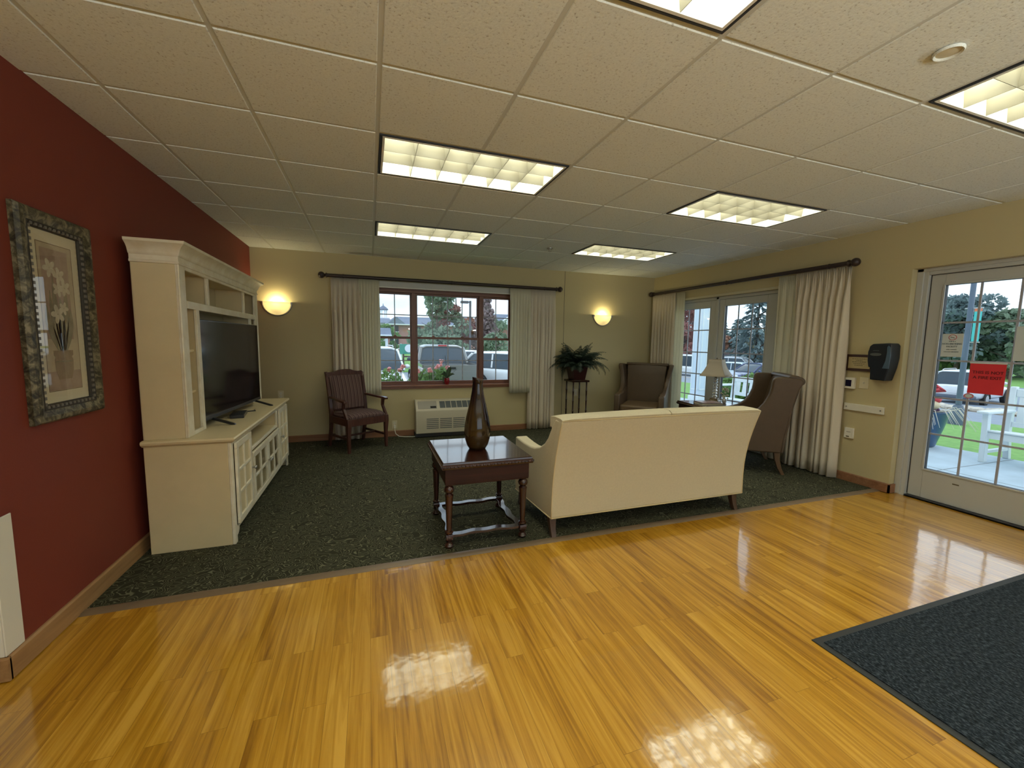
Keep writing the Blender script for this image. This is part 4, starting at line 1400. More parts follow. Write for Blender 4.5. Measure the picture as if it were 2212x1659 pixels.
mesh_obj('control_panel', on_slope(0.585, 0.855, 0.10, 0.90, -0.004, 0.003), 'acgrey', t, world=True, bevel=0.003)
mesh_obj('display', on_slope(0.76, 0.845, 0.15, 0.35, 0.002, 0.005), 'black', t, world=True)
vent = mesh_obj('vent', on_slope(0.90, 1.57, 0.15, 0.85, -0.004, 0.0015), 'acslot', t, world=True)
b = MB()
for k in range(1, 8):
    u = 0.90 + 0.67 * k / 8
    on_slope(u - 0.004, u + 0.004, 0.13, 0.87, 0.0, 0.005, b)
mesh_obj('vent_bars', b, 'acwhite', vent, world=True)
b = MB()
for blk in range(4):
    for rrow in range(6):
        xs = 0.70 + blk * 0.195
        zz = 0.135 + rrow * 0.027
        b.box(xs, xs + 0.175, 4.0285, 4.0305, zz, zz + 0.011)
mesh_obj('grille_slots', b, 'acslot', t, world=True, smooth=0)
b = MB().box(ax0 - 0.006, ax1 + 0.006, 4.06, YB - 0.001, 0.012, 0.062)
mesh_obj('plinth', b, 'darkgap', t, world=True)


def outlet(name, label, cat, origin, wall, gear, wdt=0.072, hgt=0.118, group='ivory wall outlets'):
    """wall: 'b' back wall (faces -y) or 'r' right wall (faces -x)"""
    rz = 0 if wall == 'b' else -PI / 2
    t = thing(name, label, cat, origin, rz, group)
    mesh_obj('plate', MB().box(-wdt / 2, wdt / 2, -0.006, 0, -hgt / 2, hgt / 2), 'plate', t, bevel=0.002)
    if gear == 'outlet':
        for s in (-1, 1):
            mt = Matrix.Translation((0, -0.006, s * 0.021)) @ Matrix.Rotation(PI / 2, 4, 'X')
            so = mesh_obj('socket', MB().lathe([(0.017, -0.001), (0.017, 0.002), (0.001, 0.0022)], (0, 0, 0), 16, mt), 'offwhite', t)
            mesh_obj('slots', MB().box(-0.007, -0.005, -0.0088, -0.0078, s * 0.021 - 0.001, s * 0.021 + 0.008).box(0.005, 0.007, -0.0088, -0.0078, s * 0.021 - 0.001, s * 0.021 + 0.008), 'black', so)
    elif gear == 'switch':
        mesh_obj('toggle', MB().prism([(-0.006, -0.010), (-0.006, 0.010), (-0.016, 0.012), (-0.018, 0.006)], -0.005, 0.005, 'x'), 'offwhite', t)
    return t


outlet('wall_outlet', 'ivory outlet with the air conditioner cord plugged in', 'outlet', (0.262, YB, 0.175), 'b', 'outlet')
outlet('wall_outlet', 'ivory outlet between the legs of the plant stand', 'outlet', (3.226, YB, 0.575), 'b', 'outlet')
outlet('wall_outlet', 'ivory outlet just above the far end of the cream cabinet', 'outlet', (-1.205, YB, 0.655), 'b', 'outlet')
t = thing('power_cord', 'pale power cord from outlet to the air conditioner', 'cord', (0.27, 4.23, 0.15))
mesh_obj('cable', MB().tube([(0.262, 4.225, 0.150), (0.262, 4.205, 0.10), (0.275, 4.19, 0.05), (0.32, 4.17, 0.015), (0.40, 4.15, 0.008), (0.48, 4.13, 0.008), (0.55, 4.12, 0.010)], 0.006, 8), 'offwhite', t, world=True, smooth=180)
mesh_obj('plug', MB().box(0.250, 0.275, 4.222, 4.250, 0.138, 0.168), 'offwhite', t, world=True, bevel=0.003)

# ------------------------------------------------------------------ end tables
def make_end_table(label, w_, d_, h_):
    t = thing('end_table', label, 'side table', (0, 0, 0), 0, 'dark carved end tables')
    hx_, hy_ = w_ / 2, d_ / 2
    prof = [(-0.022, h_ - 0.050), (-0.006, h_ - 0.046), (0.0, h_ - 0.034), (0.0, h_ - 0.022), (-0.008, h_ - 0.014), (-0.010, h_ - 0.004), (-0.014, h_)]
    rg = [[(-hx_ - p, -hy_ - p, z), (hx_ + p, -hy_ - p, z), (hx_ + p, hy_ + p, z), (-hx_ - p, hy_ + p, z)] for p, z in [(q[0], q[1]) for q in prof]]
    top = mesh_obj('tabletop', MB().loft(rg), 'dark_x', t, smooth=20)
    b = MB()
    n = 26
    for k in range(n):
        f = -1 + 2 * (k + 0.5) / n
        for s in (-1, 1):
            b.ball((f * hx_, s * hy_, h_ - 0.029), 0.0085, 6, 4)
            b.ball((s * hx_, f * hy_, h_ - 0.029), 0.0085, 6, 4)
    mesh_obj('beading', b, 'dark_x', top, smooth=180)
    ex, ey = hx_ - 0.058, hy_ - 0.058
    b = MB()
    za, zb_ = h_ - 0.155, h_ - 0.048
    for s in (-1, 1):
        b.box(-ex - 0.032, ex + 0.032, s * (ey + 0.022) - 0.010, s * (ey + 0.022) + 0.010, za, zb_)
        b.box(s * (ex + 0.022) - 0.010, s * (ex + 0.022) + 0.010, -ey - 0.030, ey + 0.030, za, zb_)
        b.prism([(-0.034, za), (-0.030, za - 0.008), (-0.012, za - 0.008), (-0.010, za)], -ex - 0.03, ex + 0.03, 'x', Matrix.Translation((0, s * (ey + 0.022) + 0.022, 0)))
    mesh_obj('apron', b, 'dark_apron', t, bevel=0.003)
    for sx in (-1, 1):
        for sy in (-1, 1):
            cx, cy = sx * ex, sy * ey
            b = MB()
            zt_ = za - 0.004
            lp = [(0.012, 0.0), (0.022, 0.008), (0.026, 0.020), (0.020, 0.034), (0.012, 0.042), (0.018, 0.052), (0.020, 0.060), (0.014, 0.066)]
            b.lathe([(q[0] * 1.22, q[1]) for q in lp], (cx, cy, 0), 16)
            b.sq([(0.023, 0.066), (0.024, 0.070), (0.024, 0.098), (0.022, 0.102)], (cx, cy))
            up = [(0.014, 0.102), (0.024, 0.112), (0.024, 0.120), (0.015, 0.128), (0.016, 0.16), (0.022, zt_ - 0.10), (0.025, zt_ - 0.075), (0.016, zt_ - 0.064), (0.026, zt_ - 0.052), (0.030, zt_ - 0.038), (0.026, zt_ - 0.022), (0.018, zt_ - 0.012), (0.026, zt_)]
            b.lathe([(q[0] * 1.2, q[1]) for q in up], (cx, cy, 0), 16)
            b.sq([(0.028, zt_), (0.028, zb_)], (cx, cy))
            mesh_obj('leg', b, 'dark_z', t, smooth=40)
    # scalloped stretcher

    def scal(u):
        return 0.028 * math.sin(u * PI) + 0.011 * math.cos(u * 6 * PI) + 0.008
    for s in (-1, 1):
        po, pi_ = [], []
        nn = 36
        for k in range(nn + 1):
            u = k / nn
            xx = -ex + 2 * ex * u
            o_ = scal(u) * 0.6
            po.append((xx, s * (ey + 0.020) - s * o_))
            pi_.append((xx, s * (ey - 0.030) - s * o_))
        mesh_obj('stretcher', MB().prism(po + pi_[::-1], 0.076, 0.094, 'z'), 'dark_x', t, bevel=0.002)
        po, pi_ = [], []
        for k in range(nn + 1):
            u = k / nn
            yy = -ey + 2 * ey * u
            o_ = scal(u) * 0.6
            po.append((s * (ex + 0.020) - s * o_, yy))
            pi_.append((s * (ex - 0.030) - s * o_, yy))
        mesh_obj('stretcher', MB().prism(po + pi_[::-1], 0.0765, 0.0935, 'z'), 'dark_x', t, bevel=0.002)
    return t


tb = make_end_table('dark carved end table holding the swirled vase, beside the cream sofa', 0.650, 0.690, 0.612)
tb.location = (0.695, 1.025, 0)
dup(tb, (4.300, 2.42, 0), R(-9), 'dark carved end table holding the lamp, between the wing chairs').scale = (0.92, 0.92, 1.02)

# vase
t = thing('vase', 'tall amber swirled glass vase with slanted mouth', 'vase', (0.690, 1.005, 0.612))
prof = [(0.045, 0.0), (0.060, 0.004), (0.078, 0.035), (0.092, 0.085), (0.0965, 0.130), (0.094, 0.175), (0.084, 0.235), (0.069, 0.300), (0.053, 0.370), (0.041, 0.440), (0.036, 0.490), (0.0375, 0.520), (0.040, 0.535)]
b = MB().lathe(prof, (0, 0, 0), 36)
b.f = b.f[:-1]
vs2 = []
for (x, y, z) in b.v:
    if z > 0.45:
        z = z - (x * 0.28 + 0.004) * (z - 0.45) / 0.085
    vs2.append((x, y, z))
b.v = vs2


def vase_mat():
    m, N = newmat('swirl_glass')
    tc = N.n('ShaderNodeTexCoord')
    sp = N.n('ShaderNodeSeparateXYZ')
    N.l(tc.outputs['Object'], sp.inputs['Vector'])
    at = N.n('ShaderNodeMath', _operation='ARCTAN2')
    N.l(sp.outputs['Y'], at.inputs[0])
    N.l(sp.outputs['X'], at.inputs[1])
    ma = N.n('ShaderNodeMath', _operation='MULTIPLY_ADD')
    ma.inputs[1].default_value = 9.0
    N.l(sp.outputs['Z'], ma.inputs[0])
    N.l(at.outputs['Value'], ma.inputs[2])
    sn = N.n('ShaderNodeMath', _operation='SINE')
    N.l(ma.outputs['Value'], sn.inputs[0])
    nz = N.n('ShaderNodeTexNoise', Scale=9.0, Detail=3.0)
    N.l(tc.outputs['Object'], nz.inputs['Vector'])
    ad = N.n('ShaderNodeMath', _operation='MULTIPLY_ADD')
    ad.inputs[1].default_value = 0.35
    N.l(sn.outputs['Value'], ad.inputs[0])
    N.l(nz.outputs['Fac'], ad.inputs[2])
    rp = N.n('ShaderNodeValToRGB')
    els = rp.color_ramp.elements
    els[0].position, els[0].color = 0.30, (0.060, 0.034, 0.012, 1)
    els[1].position, els[1].color = 0.78, (0.014, 0.004, 0.006, 1)
    e = els.new(0.62)
    e.color = (0.042, 0.022, 0.008, 1)
    N.l(ad.outputs['Value'], rp.inputs['Fac'])
    bs = N.n('ShaderNodeBsdfPrincipled', Roughness=0.08)
    bs.inputs['Specular IOR Level'].default_value = 0.7
    N.l(rp.outputs['Color'], bs.inputs['Base Color'])
    tr = N.n('ShaderNodeBsdfTransparent')
    tr.inputs['Color'].default_value = (0.62, 0.43, 0.20, 1)
    mx = N.n('ShaderNodeMixShader', Fac=0.13)
    N.l(bs.outputs['BSDF'], mx.inputs[1])
    N.l(tr.outputs['BSDF'], mx.inputs[2])
    o = N.n('ShaderNodeOutputMaterial')
    N.l(mx.outputs['Shader'], o.inputs['Surface'])
    return m


mesh_obj('body', b, vase_mat(), t, smooth=180, solid=0.004)

# ------------------------------------------------------------------ sofa
t = thing('sofa', 'cream upholstered sofa seen from behind at the carpet edge', 'sofa', (2.07, 1.0, 0))
sx0, sx1 = 1.140, 3.000


def sofa_back_y(z):
    v = (z - 0.14) / 0.74
    return 0.672 - 0.085 * v + 0.030 * math.sin(PI * min(max(v, 0), 1)) * 1.0


b = MB()
rings = []
zs = [0.140, 0.20, 0.30, 0.40, 0.50, 0.60, 0.70, 0.78, 0.84, 0.872]
for z in zs:
    v = (z - 0.14) / 0.732
    xl = 1.158 + 0.030 * v - 0.006 * math.sin(PI * v)
    xr = 2.978 + 0.045 * v - 0.022 * math.sin(PI * v)
    yo = sofa_back_y(z)
    rings.append([(xl, yo, z), (xr, yo, z), (xr, yo + 0.15, z), (xl, yo + 0.15, z)])
back = mesh_obj('backrest', MB().loft(rings), 'sofa', t, world=True, bevel=0.012, seg=3, smooth=40)
# piping round the outer back
pp = []
for z in zs:
    v = (z - 0.14) / 0.732
    pp.append((1.158 + 0.030 * v - 0.006 * math.sin(PI * v) + 0.004, sofa_back_y(z) + 0.002, z))
pq = []
for z in zs:
    v = (z - 0.14) / 0.732
    pq.append((2.978 + 0.045 * v - 0.022 * math.sin(PI * v) - 0.004, sofa_back_y(z) + 0.002, z))
b = MB().tube(pp, 0.005, 6).tube(pq, 0.005, 6).tube([pp[0], pq[0]], 0.005, 6).tube([pp[-1], pq[-1]], 0.005, 6)
mesh_obj('piping', b, 'welt', back, world=True, smooth=180)
# rolled top in two halves (seam in the middle)
for i, (xa_, xb_) in enumerate(((1.188, 2.106), (2.114, 3.022))):
    rings = []
    nn = 14
    for k in range(nn + 1):
        u = k / nn
        xx = xa_ + (xb_ - xa_) * u
        e = 1.0
        if i == 0 and u < 0.1 or i == 1 and u > 0.9:
            q = (u if i == 0 else 1 - u) / 0.1
            e = 0.55 + 0.45 * math.sqrt(max(0, 1 - (1 - q) ** 2))
        hh = (0.030 + 0.012 * math.sin(PI * (0.5 * u if i == 0 else 0.5 + 0.5 * u))) * e
        yo = sofa_back_y(0.872)
        rings.append([(xx, yo + 0.004, 0.868), (xx, yo - 0.002 + 0.004 * (1 - e), 0.868 + hh * 0.5), (xx, yo + 0.030, 0.868 + hh), (xx, yo + 0.12, 0.868 + hh * 1.02), (xx, yo + 0.19, 0.868 + hh * 0.5), (xx, yo + 0.20, 0.80), (xx, yo + 0.15, 0.80)])
    mesh_obj('back_cushion', MB().loft(rings), 'sofa', t, world=True, smooth=60)
# arms: scooped
armp = [(0.700, 0.86), (0.735, 0.80), (0.775, 0.72), (0.820, 0.665), (0.880, 0.625), (0.96, 0.600), (1.05, 0.590), (1.16, 0.592), (1.28, 0.602), (1.335, 0.606), (1.345, 0.590), (1.335, 0.14), (0.690, 0.14), (0.690, 0.30), (0.680, 0.55), (0.640, 0.80), (0.620, 0.868), (0.690, 0.872)]
for s in (-1, 1):
    b = MB().prism(armp, 0.0, 1.0, 'x')
    vs = []
    for (x, y, z) in b.v:
        f = min(1.0, max(0.0, (y - 0.66) / 0.62))
        v = min(1.0, max(0.0, (z - 0.14) / 0.732))
        out_l = 1.163 - 0.043 * f + 0.030 * v * (1 - min(1, f * 2.2)) - 0.004
        out_r = 2.973 + 0.047 * f + 0.042 * v * (1 - min(1, f * 2.2)) + 0.002
        in_l, in_r = 1.218, 2.932
        vs.append(((out_l + (in_l + 0.02 * v * (1 - f) - out_l) * x) if s < 0 else (out_r + (in_r + 0.02 * v * (1 - f) - out_r) * x), y, z))
    b.v = vs
    mesh_obj('arm', b, 'sofa', t, world=True, bevel=0.012, seg=3, smooth=50)
b = MB().box(1.20, 2.95, 0.80, 1.30, 0.16, 0.33)
mesh_obj('seat_base', b, 'sofa', t, world=True, bevel=0.01)
for xa_, xb_ in ((1.218, 2.073), (2.077, 2.932)):
    mesh_obj('seat_cushion', MB().box(xa_, xb_, 0.82, 1.335, 0.33, 0.475), 'sofa', t, world=True, bevel=0.03, seg=4, smooth=60)
b = MB().tube([(1.160, 0.674, 0.142), (1.118, 1.33, 0.142)], 0.005, 6).tube([(2.978, 0.674, 0.142), (3.020, 1.33, 0.142)], 0.005, 6)
mesh_obj('bottom_piping', b, 'welt', t, world=True, smooth=180)
for lx, ly, fl in ((1.182, 0.715, -1), (2.905, 0.715, -1), (1.165, 1.285, 1), (2.98, 1.285, 1)):
    b = MB().loft([[(lx - h, ly - h + o_, z), (lx + h, ly - h + o_, z), (lx + h, ly + h + o_, z), (lx - h, ly + h + o_, z)] for h, o_, z in ((0.019, fl * 0.042, 0.0), (0.021, fl * 0.020, 0.05), (0.025, fl * 0.006, 0.10), (0.028, 0.0, 0.145))])
    mesh_obj('leg', b, 'sofa_leg', t, world=True, bevel=0.003)

# ------------------------------------------------------------------ wing chairs
def make_wing_chair(label):
    t = thing('wing_chair', label, 'chair', (0, 0, 0), 0, 'brown wing chairs')
    # side panel silhouette (y, z): arm, wing and raked back
    sil = [(-0.375, 0.245), (-0.385, 0.40), (-0.380, 0.600), (-0.365, 0.628), (-0.30, 0.632), (-0.20, 0.634), (-0.10, 0.645), (0.0, 0.675), (0.075, 0.73), (0.125, 0.80), (0.158, 0.88), (0.172, 0.96), (0.172, 1.02), (0.180, 1.062), (0.205, 1.082), (0.27, 1.084), (0.36, 1.078), (0.445, 1.066), (0.472, 1.040), (0.462, 1.010), (0.435, 0.95), (0.395, 0.75), (0.36, 0.55), (0.335, 0.40), (0.32, 0.245)]
    for s in (-1, 1):
        b = MB().prism(sil, 0.0, 1.0, 'x')
        vs = []
        for (x, y, z) in b.v:
            fl = 0.080 * max(0, (z - 0.66) / 0.42) ** 1.6
            back = max(0.0, (y - 0.05) / 0.40)
            fl *= (1 - 0.55 * back)
            inner, outer = 0.285 + fl, 0.372 + fl * 1.05
            if z > 0.66:
                inner += 0.02
            vs.append((s * (inner + (outer - inner) * x), y, z))
        b.v = vs
        mesh_obj('wing_side', b, 'leather', t, bevel=0.016, seg=3, smooth=50)
    rings = []
    for k in range(13):
        v = k / 12
        z = 0.36 + 0.735 * v
        yo = 0.335 + 0.085 * v + 0.035 * v ** 3
        th = 0.115 - 0.02 * v
        hw = 0.288 + 0.030 * v
        if v > 0.9:
            th *= 0.9
        rings.append([(-hw, yo, z), (-hw, yo - th, z), (-hw * 0.5, yo - th - 0.012, z), (0, yo - th - 0.016, z), (hw * 0.5, yo - th - 0.012, z), (hw, yo - th, z), (hw, yo, z), (0, yo + 0.006, z)])
    mesh_obj('backrest', MB().loft(rings), 'leather', t, bevel=0.012, smooth=60)
    # outer back and scrolled top
    sc_ = [(0.435, 0.985), (0.462, 0.990), (0.492, 1.005), (0.505, 1.030), (0.500, 1.058), (0.475, 1.080), (0.430, 1.095), (0.36, 1.100), (0.34, 1.07)]
    mesh_obj('top_roll', MB().prism(sc_, -0.335, 0.335, 'x'), 'leather', t, bevel=0.012, seg=3, smooth=60)
    ob = [(0.322, 0.245), (0.345, 0.245), (0.365, 0.45), (0.405, 0.75), (0.458, 0.99), (0.43, 0.99), (0.38, 0.75), (0.335, 0.45)]
    mesh_obj('outer_back', MB().prism(ob, -0.355, 0.355, 'x'), 'leather', t, bevel=0.006, smooth=50)
    mesh_obj('seat_base', MB().box(-0.29, 0.29, -0.365, 0.32, 0.245, 0.355), 'leather', t, bevel=0.012)
    mesh_obj('seat_cushion', MB().box(-0.283, 0.283, -0.385, 0.245, 0.352, 0.468), 'leatherseat', t, bevel=0.035, seg=4, smooth=70)
    for sx in (-1, 1):
        b = MB().loft([[(sx * 0.325 - h, -0.335 - h + o_, z), (sx * 0.325 + h, -0.335 - h + o_, z), (sx * 0.325 + h, -0.335 + h + o_, z), (sx * 0.325 - h, -0.335 + h + o_, z)] for h, o_, z in ((0.017, -0.03, 0), (0.021, -0.012, 0.10), (0.028, 0.0, 0.25))])
        mesh_obj('leg', b, 'wing_leg', t, bevel=0.003)
        b = MB().loft([[(sx * 0.325 - h, 0.285 - h + o_, z), (sx * 0.325 + h, 0.285 - h + o_, z), (sx * 0.325 + h, 0.285 + h + o_, z), (sx * 0.325 - h, 0.285 + h + o_, z)] for h, o_, z in ((0.018, 0.075, 0), (0.021, 0.035, 0.08), (0.025, 0.008, 0.17), (0.030, 0.0, 0.25))])
        mesh_obj('leg', b, 'wing_leg', t, bevel=0.003)
    return t


wc = make_wing_chair('brown wing chair in the corner below the sconce')
wc.location = (4.075, 3.585, 0)
wc.rotation_euler = (0, 0, -R(45))
dup(wc, (4.130, 1.735, 0), -R(126.6), 'brown wing chair seen from the side by the exit door curtain')

# ------------------------------------------------------------------ plant stand, palm
t = thing('plant_stand', 'tall dark bamboo-style plant stand under the palm', 'plant stand', (3.095, 3.985, 0), 0)
b = MB().box(-0.135, 0.135, -0.135, 0.135, 0.800, 0.812)
for s in (-1, 1):
    b.tube([(-0.15, s * 0.138, 0.808), (0.15, s * 0.138, 0.808)], 0.016, 10).tube([(s * 0.138, -0.15, 0.808), (s * 0.138, 0.15, 0.808)], 0.016, 10)
mesh_obj('top', b, 'dark_x', t)
for sx in (-1, 1):
    for sy in (-1, 1):
        pts, rs = [], []
        z = 0.0
        while z < 0.80:
            for dz, rr in ((0.0, 0.0125), (0.012, 0.0165), (0.020, 0.0125), (0.10, 0.0115)):
                if z + dz <= 0.80:
                    pts.append((sx * 0.118, sy * 0.118, z + dz))
                    rs.append(rr)
            z += 0.16
        pts.append((sx * 0.118, sy * 0.118, 0.80))
        rs.append(0.013)
        mesh_obj('leg', MB().tube(pts, rs, 10), 'dark_z', t, smooth=60)
b = MB()
for s in (-1, 1):
    b.tube([(-0.118, s * 0.118, 0.20), (0.118, s * 0.118, 0.20)], 0.009, 8).tube([(s * 0.118, -0.118, 0.20), (s * 0.118, 0.118, 0.20)], 0.009, 8)
mesh_obj('stretcher', b, 'dark_x', t)

t = thing('potted_palm', 'bushy dark green palm in a square maroon pot on a tall stand', 'plant', (3.095, 3.985, 0.8245), 0)
b = MB().sq([(0.098, 0.0), (0.100, 0.004), (0.128, 0.205), (0.136, 0.208), (0.136, 0.228), (0.118, 0.228), (0.112, 0.205)])
mesh_obj('pot', b, 'potred', t, bevel=0.004)
mesh_obj('soil', MB().box(-0.113, 0.113, -0.113, 0.113, 0.190, 0.206), 'soil', t)
b = MB()
rp_ = random.Random(4)
for q in range(84):
    az = q * 2.399963 + rp_.uniform(-0.2, 0.2)
    ring = q / 84
    el0 = R(87 - 52 * ring + rp_.uniform(-6, 6))
    Lf = 0.43 + 0.13 * ring + rp_.uniform(-0.06, 0.05)
    p = Vector((0.03 * math.cos(az), 0.03 * math.sin(az), 0.205))
    nseg = 11
    el = el0
    spine = [p.copy()]
    dirs = []
    drop = R(6.5 + 6.0 * ring + rp_.uniform(-2, 2))
    if ring > 0.45 and math.cos(az) * -0.47 + math.sin(az) * -0.88 > 0.45:      # fronds over the pot front stay up
        el0 += R(22)
        Lf *= 0.72
        drop *= 0.75
    for k in range(nseg):
        d_ = Vector((math.cos(az) * math.cos(el), math.sin(az) * math.cos(el), math.sin(el)))
        dirs.append(d_)
        p = p + d_ * (Lf / nseg)
        p.y = min(p.y, 0.215)
        spine.append(p.copy())
        el -= drop
    b.tube(spine, [0.0035] * 4 + [0.0022] * (len(spine) - 4), 4)
    side = Vector((-math.sin(az), math.cos(az), 0))
    for k in range(2, nseg + 1):
        for sub in (0.0, 0.5):
            c0 = spine[k - 1].lerp(spine[k], sub) if k > 0 else spine[k]
            d_ = dirs[min(k, nseg - 1)]
            ll = 0.115 * math.sin(PI * min(0.97, (k + sub - 1) / nseg * 0.85 + 0.2)) + 0.015
            for s in (-1, 1):
                dv = (side * s * 0.80 + d_ * 0.65 + Vector((0, 0, -0.38 - 0.3 * rp_.random()))).normalized()
                wv = d_ * 0.0065
                tip = c0 + dv * ll
                tip.y = min(tip.y, 0.235)
                mid = c0 + dv * ll * 0.5 + Vector((0, 0, 0.008))
                b.add([c0 - wv * 0.4, mid - wv, tip, mid + wv, c0 + wv * 0.4], [(0, 1, 2, 3, 4)])
mesh_obj('fronds', b, 'fern', t, smooth=0)

# ------------------------------------------------------------------ orchid on the sill
t = thing('potted_orchid', 'small orchid in a red pot on the window sill', 'plant', (1.035, 4.262, 0.757))
mesh_obj('pot', MB().lathe([(0.028, 0), (0.040, 0.03), (0.044, 0.07), (0.041, 0.098), (0.035, 0.098), (0.036, 0.075)], (0, 0, 0), 20), 'redpot', t)


def leaf_mb(b, base, tip, bend, width, n=8):
    base, tip, bend = Vector(base), Vector(tip), Vector(bend)
    d0 = (tip - base).normalized()
    sd = d0.cross(Vector((0, 1, 0.001)))
    if sd.length < 0.2:
        sd = d0.cross(Vector((1, 0, 0)))
    sd.normalize()
    rings = []
    for k in range(n + 1):
        u = k / n
        p = base * (1 - u) ** 2 + bend * 2 * u * (1 - u) + tip * u * u
        ww = width * math.sin(PI * (0.08 + 0.90 * u)) ** 0.8
        rings.append([tuple(p - sd * ww + Vector((0, -0.006, 0.004))), tuple(p), tuple(p + sd * ww + Vector((0, -0.006, 0.004)))])
    b.loft(rings, closed=False, caps=False)


for tip, bend, wv in (((0.055, -0.01, 0.265), (0.03, 0, 0.22), 0.034), ((-0.10, -0.01, 0.145), (-0.04, 0, 0.19), 0.022), ((0.115, -0.01, 0.150), (0.06, 0, 0.175), 0.020), ((-0.055, -0.02, 0.20), (-0.02, 0, 0.17), 0.017), ((-0.055, -0.035, 0.03), (-0.09, -0.02, 0.13), 0.026)):
    b = MB()
    leaf_mb(b, (0, 0, 0.095), tip, bend, wv)
    mesh_obj('leaf', b, 'orchid', t, solid=0.003, smooth=180)
b = MB().tube([(0, 0, 0.095), (-0.005, 0, 0.22), (-0.015, 0, 0.34), (-0.022, -0.005, 0.40), (-0.028, -0.008, 0.44)], 0.0028, 6)
b.ball((-0.008, 0, 0.30), 0.006, 6, 4).ball((-0.022, -0.004, 0.40), 0.0065, 6, 4)
mesh_obj('flower_stem', b, 'stem', t)
mesh_obj('support_stake', MB().tube([(0.01, 0, 0.095), (0.15, -0.02, 0.235)], 0.002, 6), 'stem', t)

# ------------------------------------------------------------------ lamp and reading on the corner table
TZ = 0.612 * 1.02
t = thing('table_lamp', 'cut-glass table lamp with a cream bell shade by the patio doors', 'lamp', (4.475, 2.515, TZ), R(28))
mesh_obj('base', MB().sq([(0.072, 0.0), (0.072, 0.018), (0.058, 0.026), (0.050, 0.045), (0.048, 0.055)]), 'bronze', t, bevel=0.004)
prof = [(0.020, 0.055)]
zz = 0.062
for k in range(7):
    prof += [(0.016, zz), (0.034 - 0.001 * k, zz + 0.018), (0.016, zz + 0.038)]
    zz += 0.040
mesh_obj('stem', MB().lathe(prof, (0, 0, 0), 10), 'crystal', t, smooth=20)
mesh_obj('socket', MB().lathe([(0.016, zz), (0.018, zz + 0.05), (0.010, zz + 0.06)], (0, 0, 0), 12), 'bronze', t)
zs0, zs1 = 0.365, 0.590
rings = []
for k in range(9):
    v = k / 8
    hw = 0.165 * (1 - v) ** 1.7 + 0.082 * (1 - (1 - v) ** 1.7)
    z = zs0 + (zs1 - zs0) * v
    rings.append([(-hw, -hw, z), (hw, -hw, z), (hw, hw, z), (-hw, hw, z)])
sh = mesh_obj('lamp_shade', MB().loft(rings, caps=False), 'shade', t, solid=0.003, smooth=25)
b = MB()
for sx in (-1, 1):
    for sy in (-1, 1):
        b.tube([(sx * (0.165 * (1 - k / 8) ** 1.7 + 0.082 * (1 - (1 - k / 8) ** 1.7)), sy * (0.165 * (1 - k / 8) ** 1.7 + 0.082 * (1 - (1 - k / 8) ** 1.7)), zs0 + (zs1 - zs0) * k / 8) for k in range(9)], 0.003, 6)
for hw, z in ((0.165, zs0), (0.082, zs1)):
    b.tube([(-hw, -hw, z), (hw, -hw, z), (hw, hw, z), (-hw, hw, z), (-hw, -hw, z)], 0.003, 6)
mesh_obj('trim', b, 'shade_trim', sh)
mesh_obj('finial', MB().ball((0, 0, zs1 + 0.018), 0.010, 10, 6), 'bronze', t)
mesh_obj('harp', MB().tube([(0, 0, zz + 0.05), (0.04, 0, zz + 0.12), (0.04, 0, zs1 - 0.05), (0, 0, zs1 + 0.008)], 0.002, 6), 'bronze', t)

t = thing('book', 'grey hardcover book lying under a magazine on the corner table', 'book', (4.20, 2.345, TZ), R(-16))
mesh_obj('cover', MB().box(-0.145, 0.145, -0.115, 0.115, 0.0, 0.004).box(-0.145, 0.145, -0.115, 0.115, 0.026, 0.030).box(-0.145, 0.145, 0.111, 0.115, 0.004, 0.026), 'book1', t, bevel=0.001)
mesh_obj('pages', MB().box(-0.138, 0.138, -0.108, 0.111, 0.004, 0.026), 'paper', t)
t = thing('magazine', 'glossy magazine on top of the grey book', 'magazine', (4.20, 2.345, TZ + 0.030), R(-9))
mesh_obj('cover', MB().box(-0.135, 0.125, -0.100, 0.105, 0.0, 0.006), 'book2', t, bevel=0.001)
mesh_obj('pages', MB().box(-0.133, 0.123, -0.098, 0.103, 0.0015, 0.0045), 'paper', t)
b = MB().lathe([(0.020, 0), (0.030, 0.012), (0.033, 0.05), (0.028, 0.06)], (0, 0, 0), 12)
t = thing('flower_posy', 'small white silk flowers in a glass beside the lamp', 'flowers', (4.535, 2.405, TZ))
mesh_obj('glass', b, 'crystal', t)
b = MB()
rf = random.Random(11)
for k in range(26):
    a_, r_, z_ = rf.uniform(0, 6.28), rf.uniform(0, 0.055), rf.uniform(0.06, 0.20)
    b.ball((r_ * math.cos(a_), r_ * math.sin(a_), z_), rf.uniform(0.010, 0.018), 6, 4)
mesh_obj('blooms', b, pm('silk_white', (0.70, 0.66, 0.52), 0.8, col2=(0.40, 0.38, 0.22), vscale=40), t)

# ------------------------------------------------------------------ right wall fittings
t = thing('wall_plaque', 'engraved brass plaque on a dark wooden board', 'plaque', (XR, 0.900, 1.255), -PI / 2)
mesh_obj('board', MB().box(-0.130, 0.130, -0.018, 0, -0.085, 0.085), 'plaquewood', t, bevel=0.004)
pl = mesh_obj('brass_plate', MB().box(-0.100, 0.100, -0.0195, -0.017, -0.058, 0.058), 'brass', t, bevel=0.001)
b = MB()
for k, (wd, zz) in enumerate(((0.066, 0.040), (0.030, 0.024), (0.064, 0.009), (0.050, -0.009), (0.040, -0.026))):
    x = -wd
    rk = random.Random(k)
    while x < wd - 0.004:
        l_ = min(rk.uniform(0.006, 0.020), wd - x)
        b.box(x, x + l_, -0.0202, -0.0194, zz - 0.0025, zz + 0.0025)
        x += l_ + 0.004
mesh_obj('engraving', b, 'ink', pl, smooth=0)

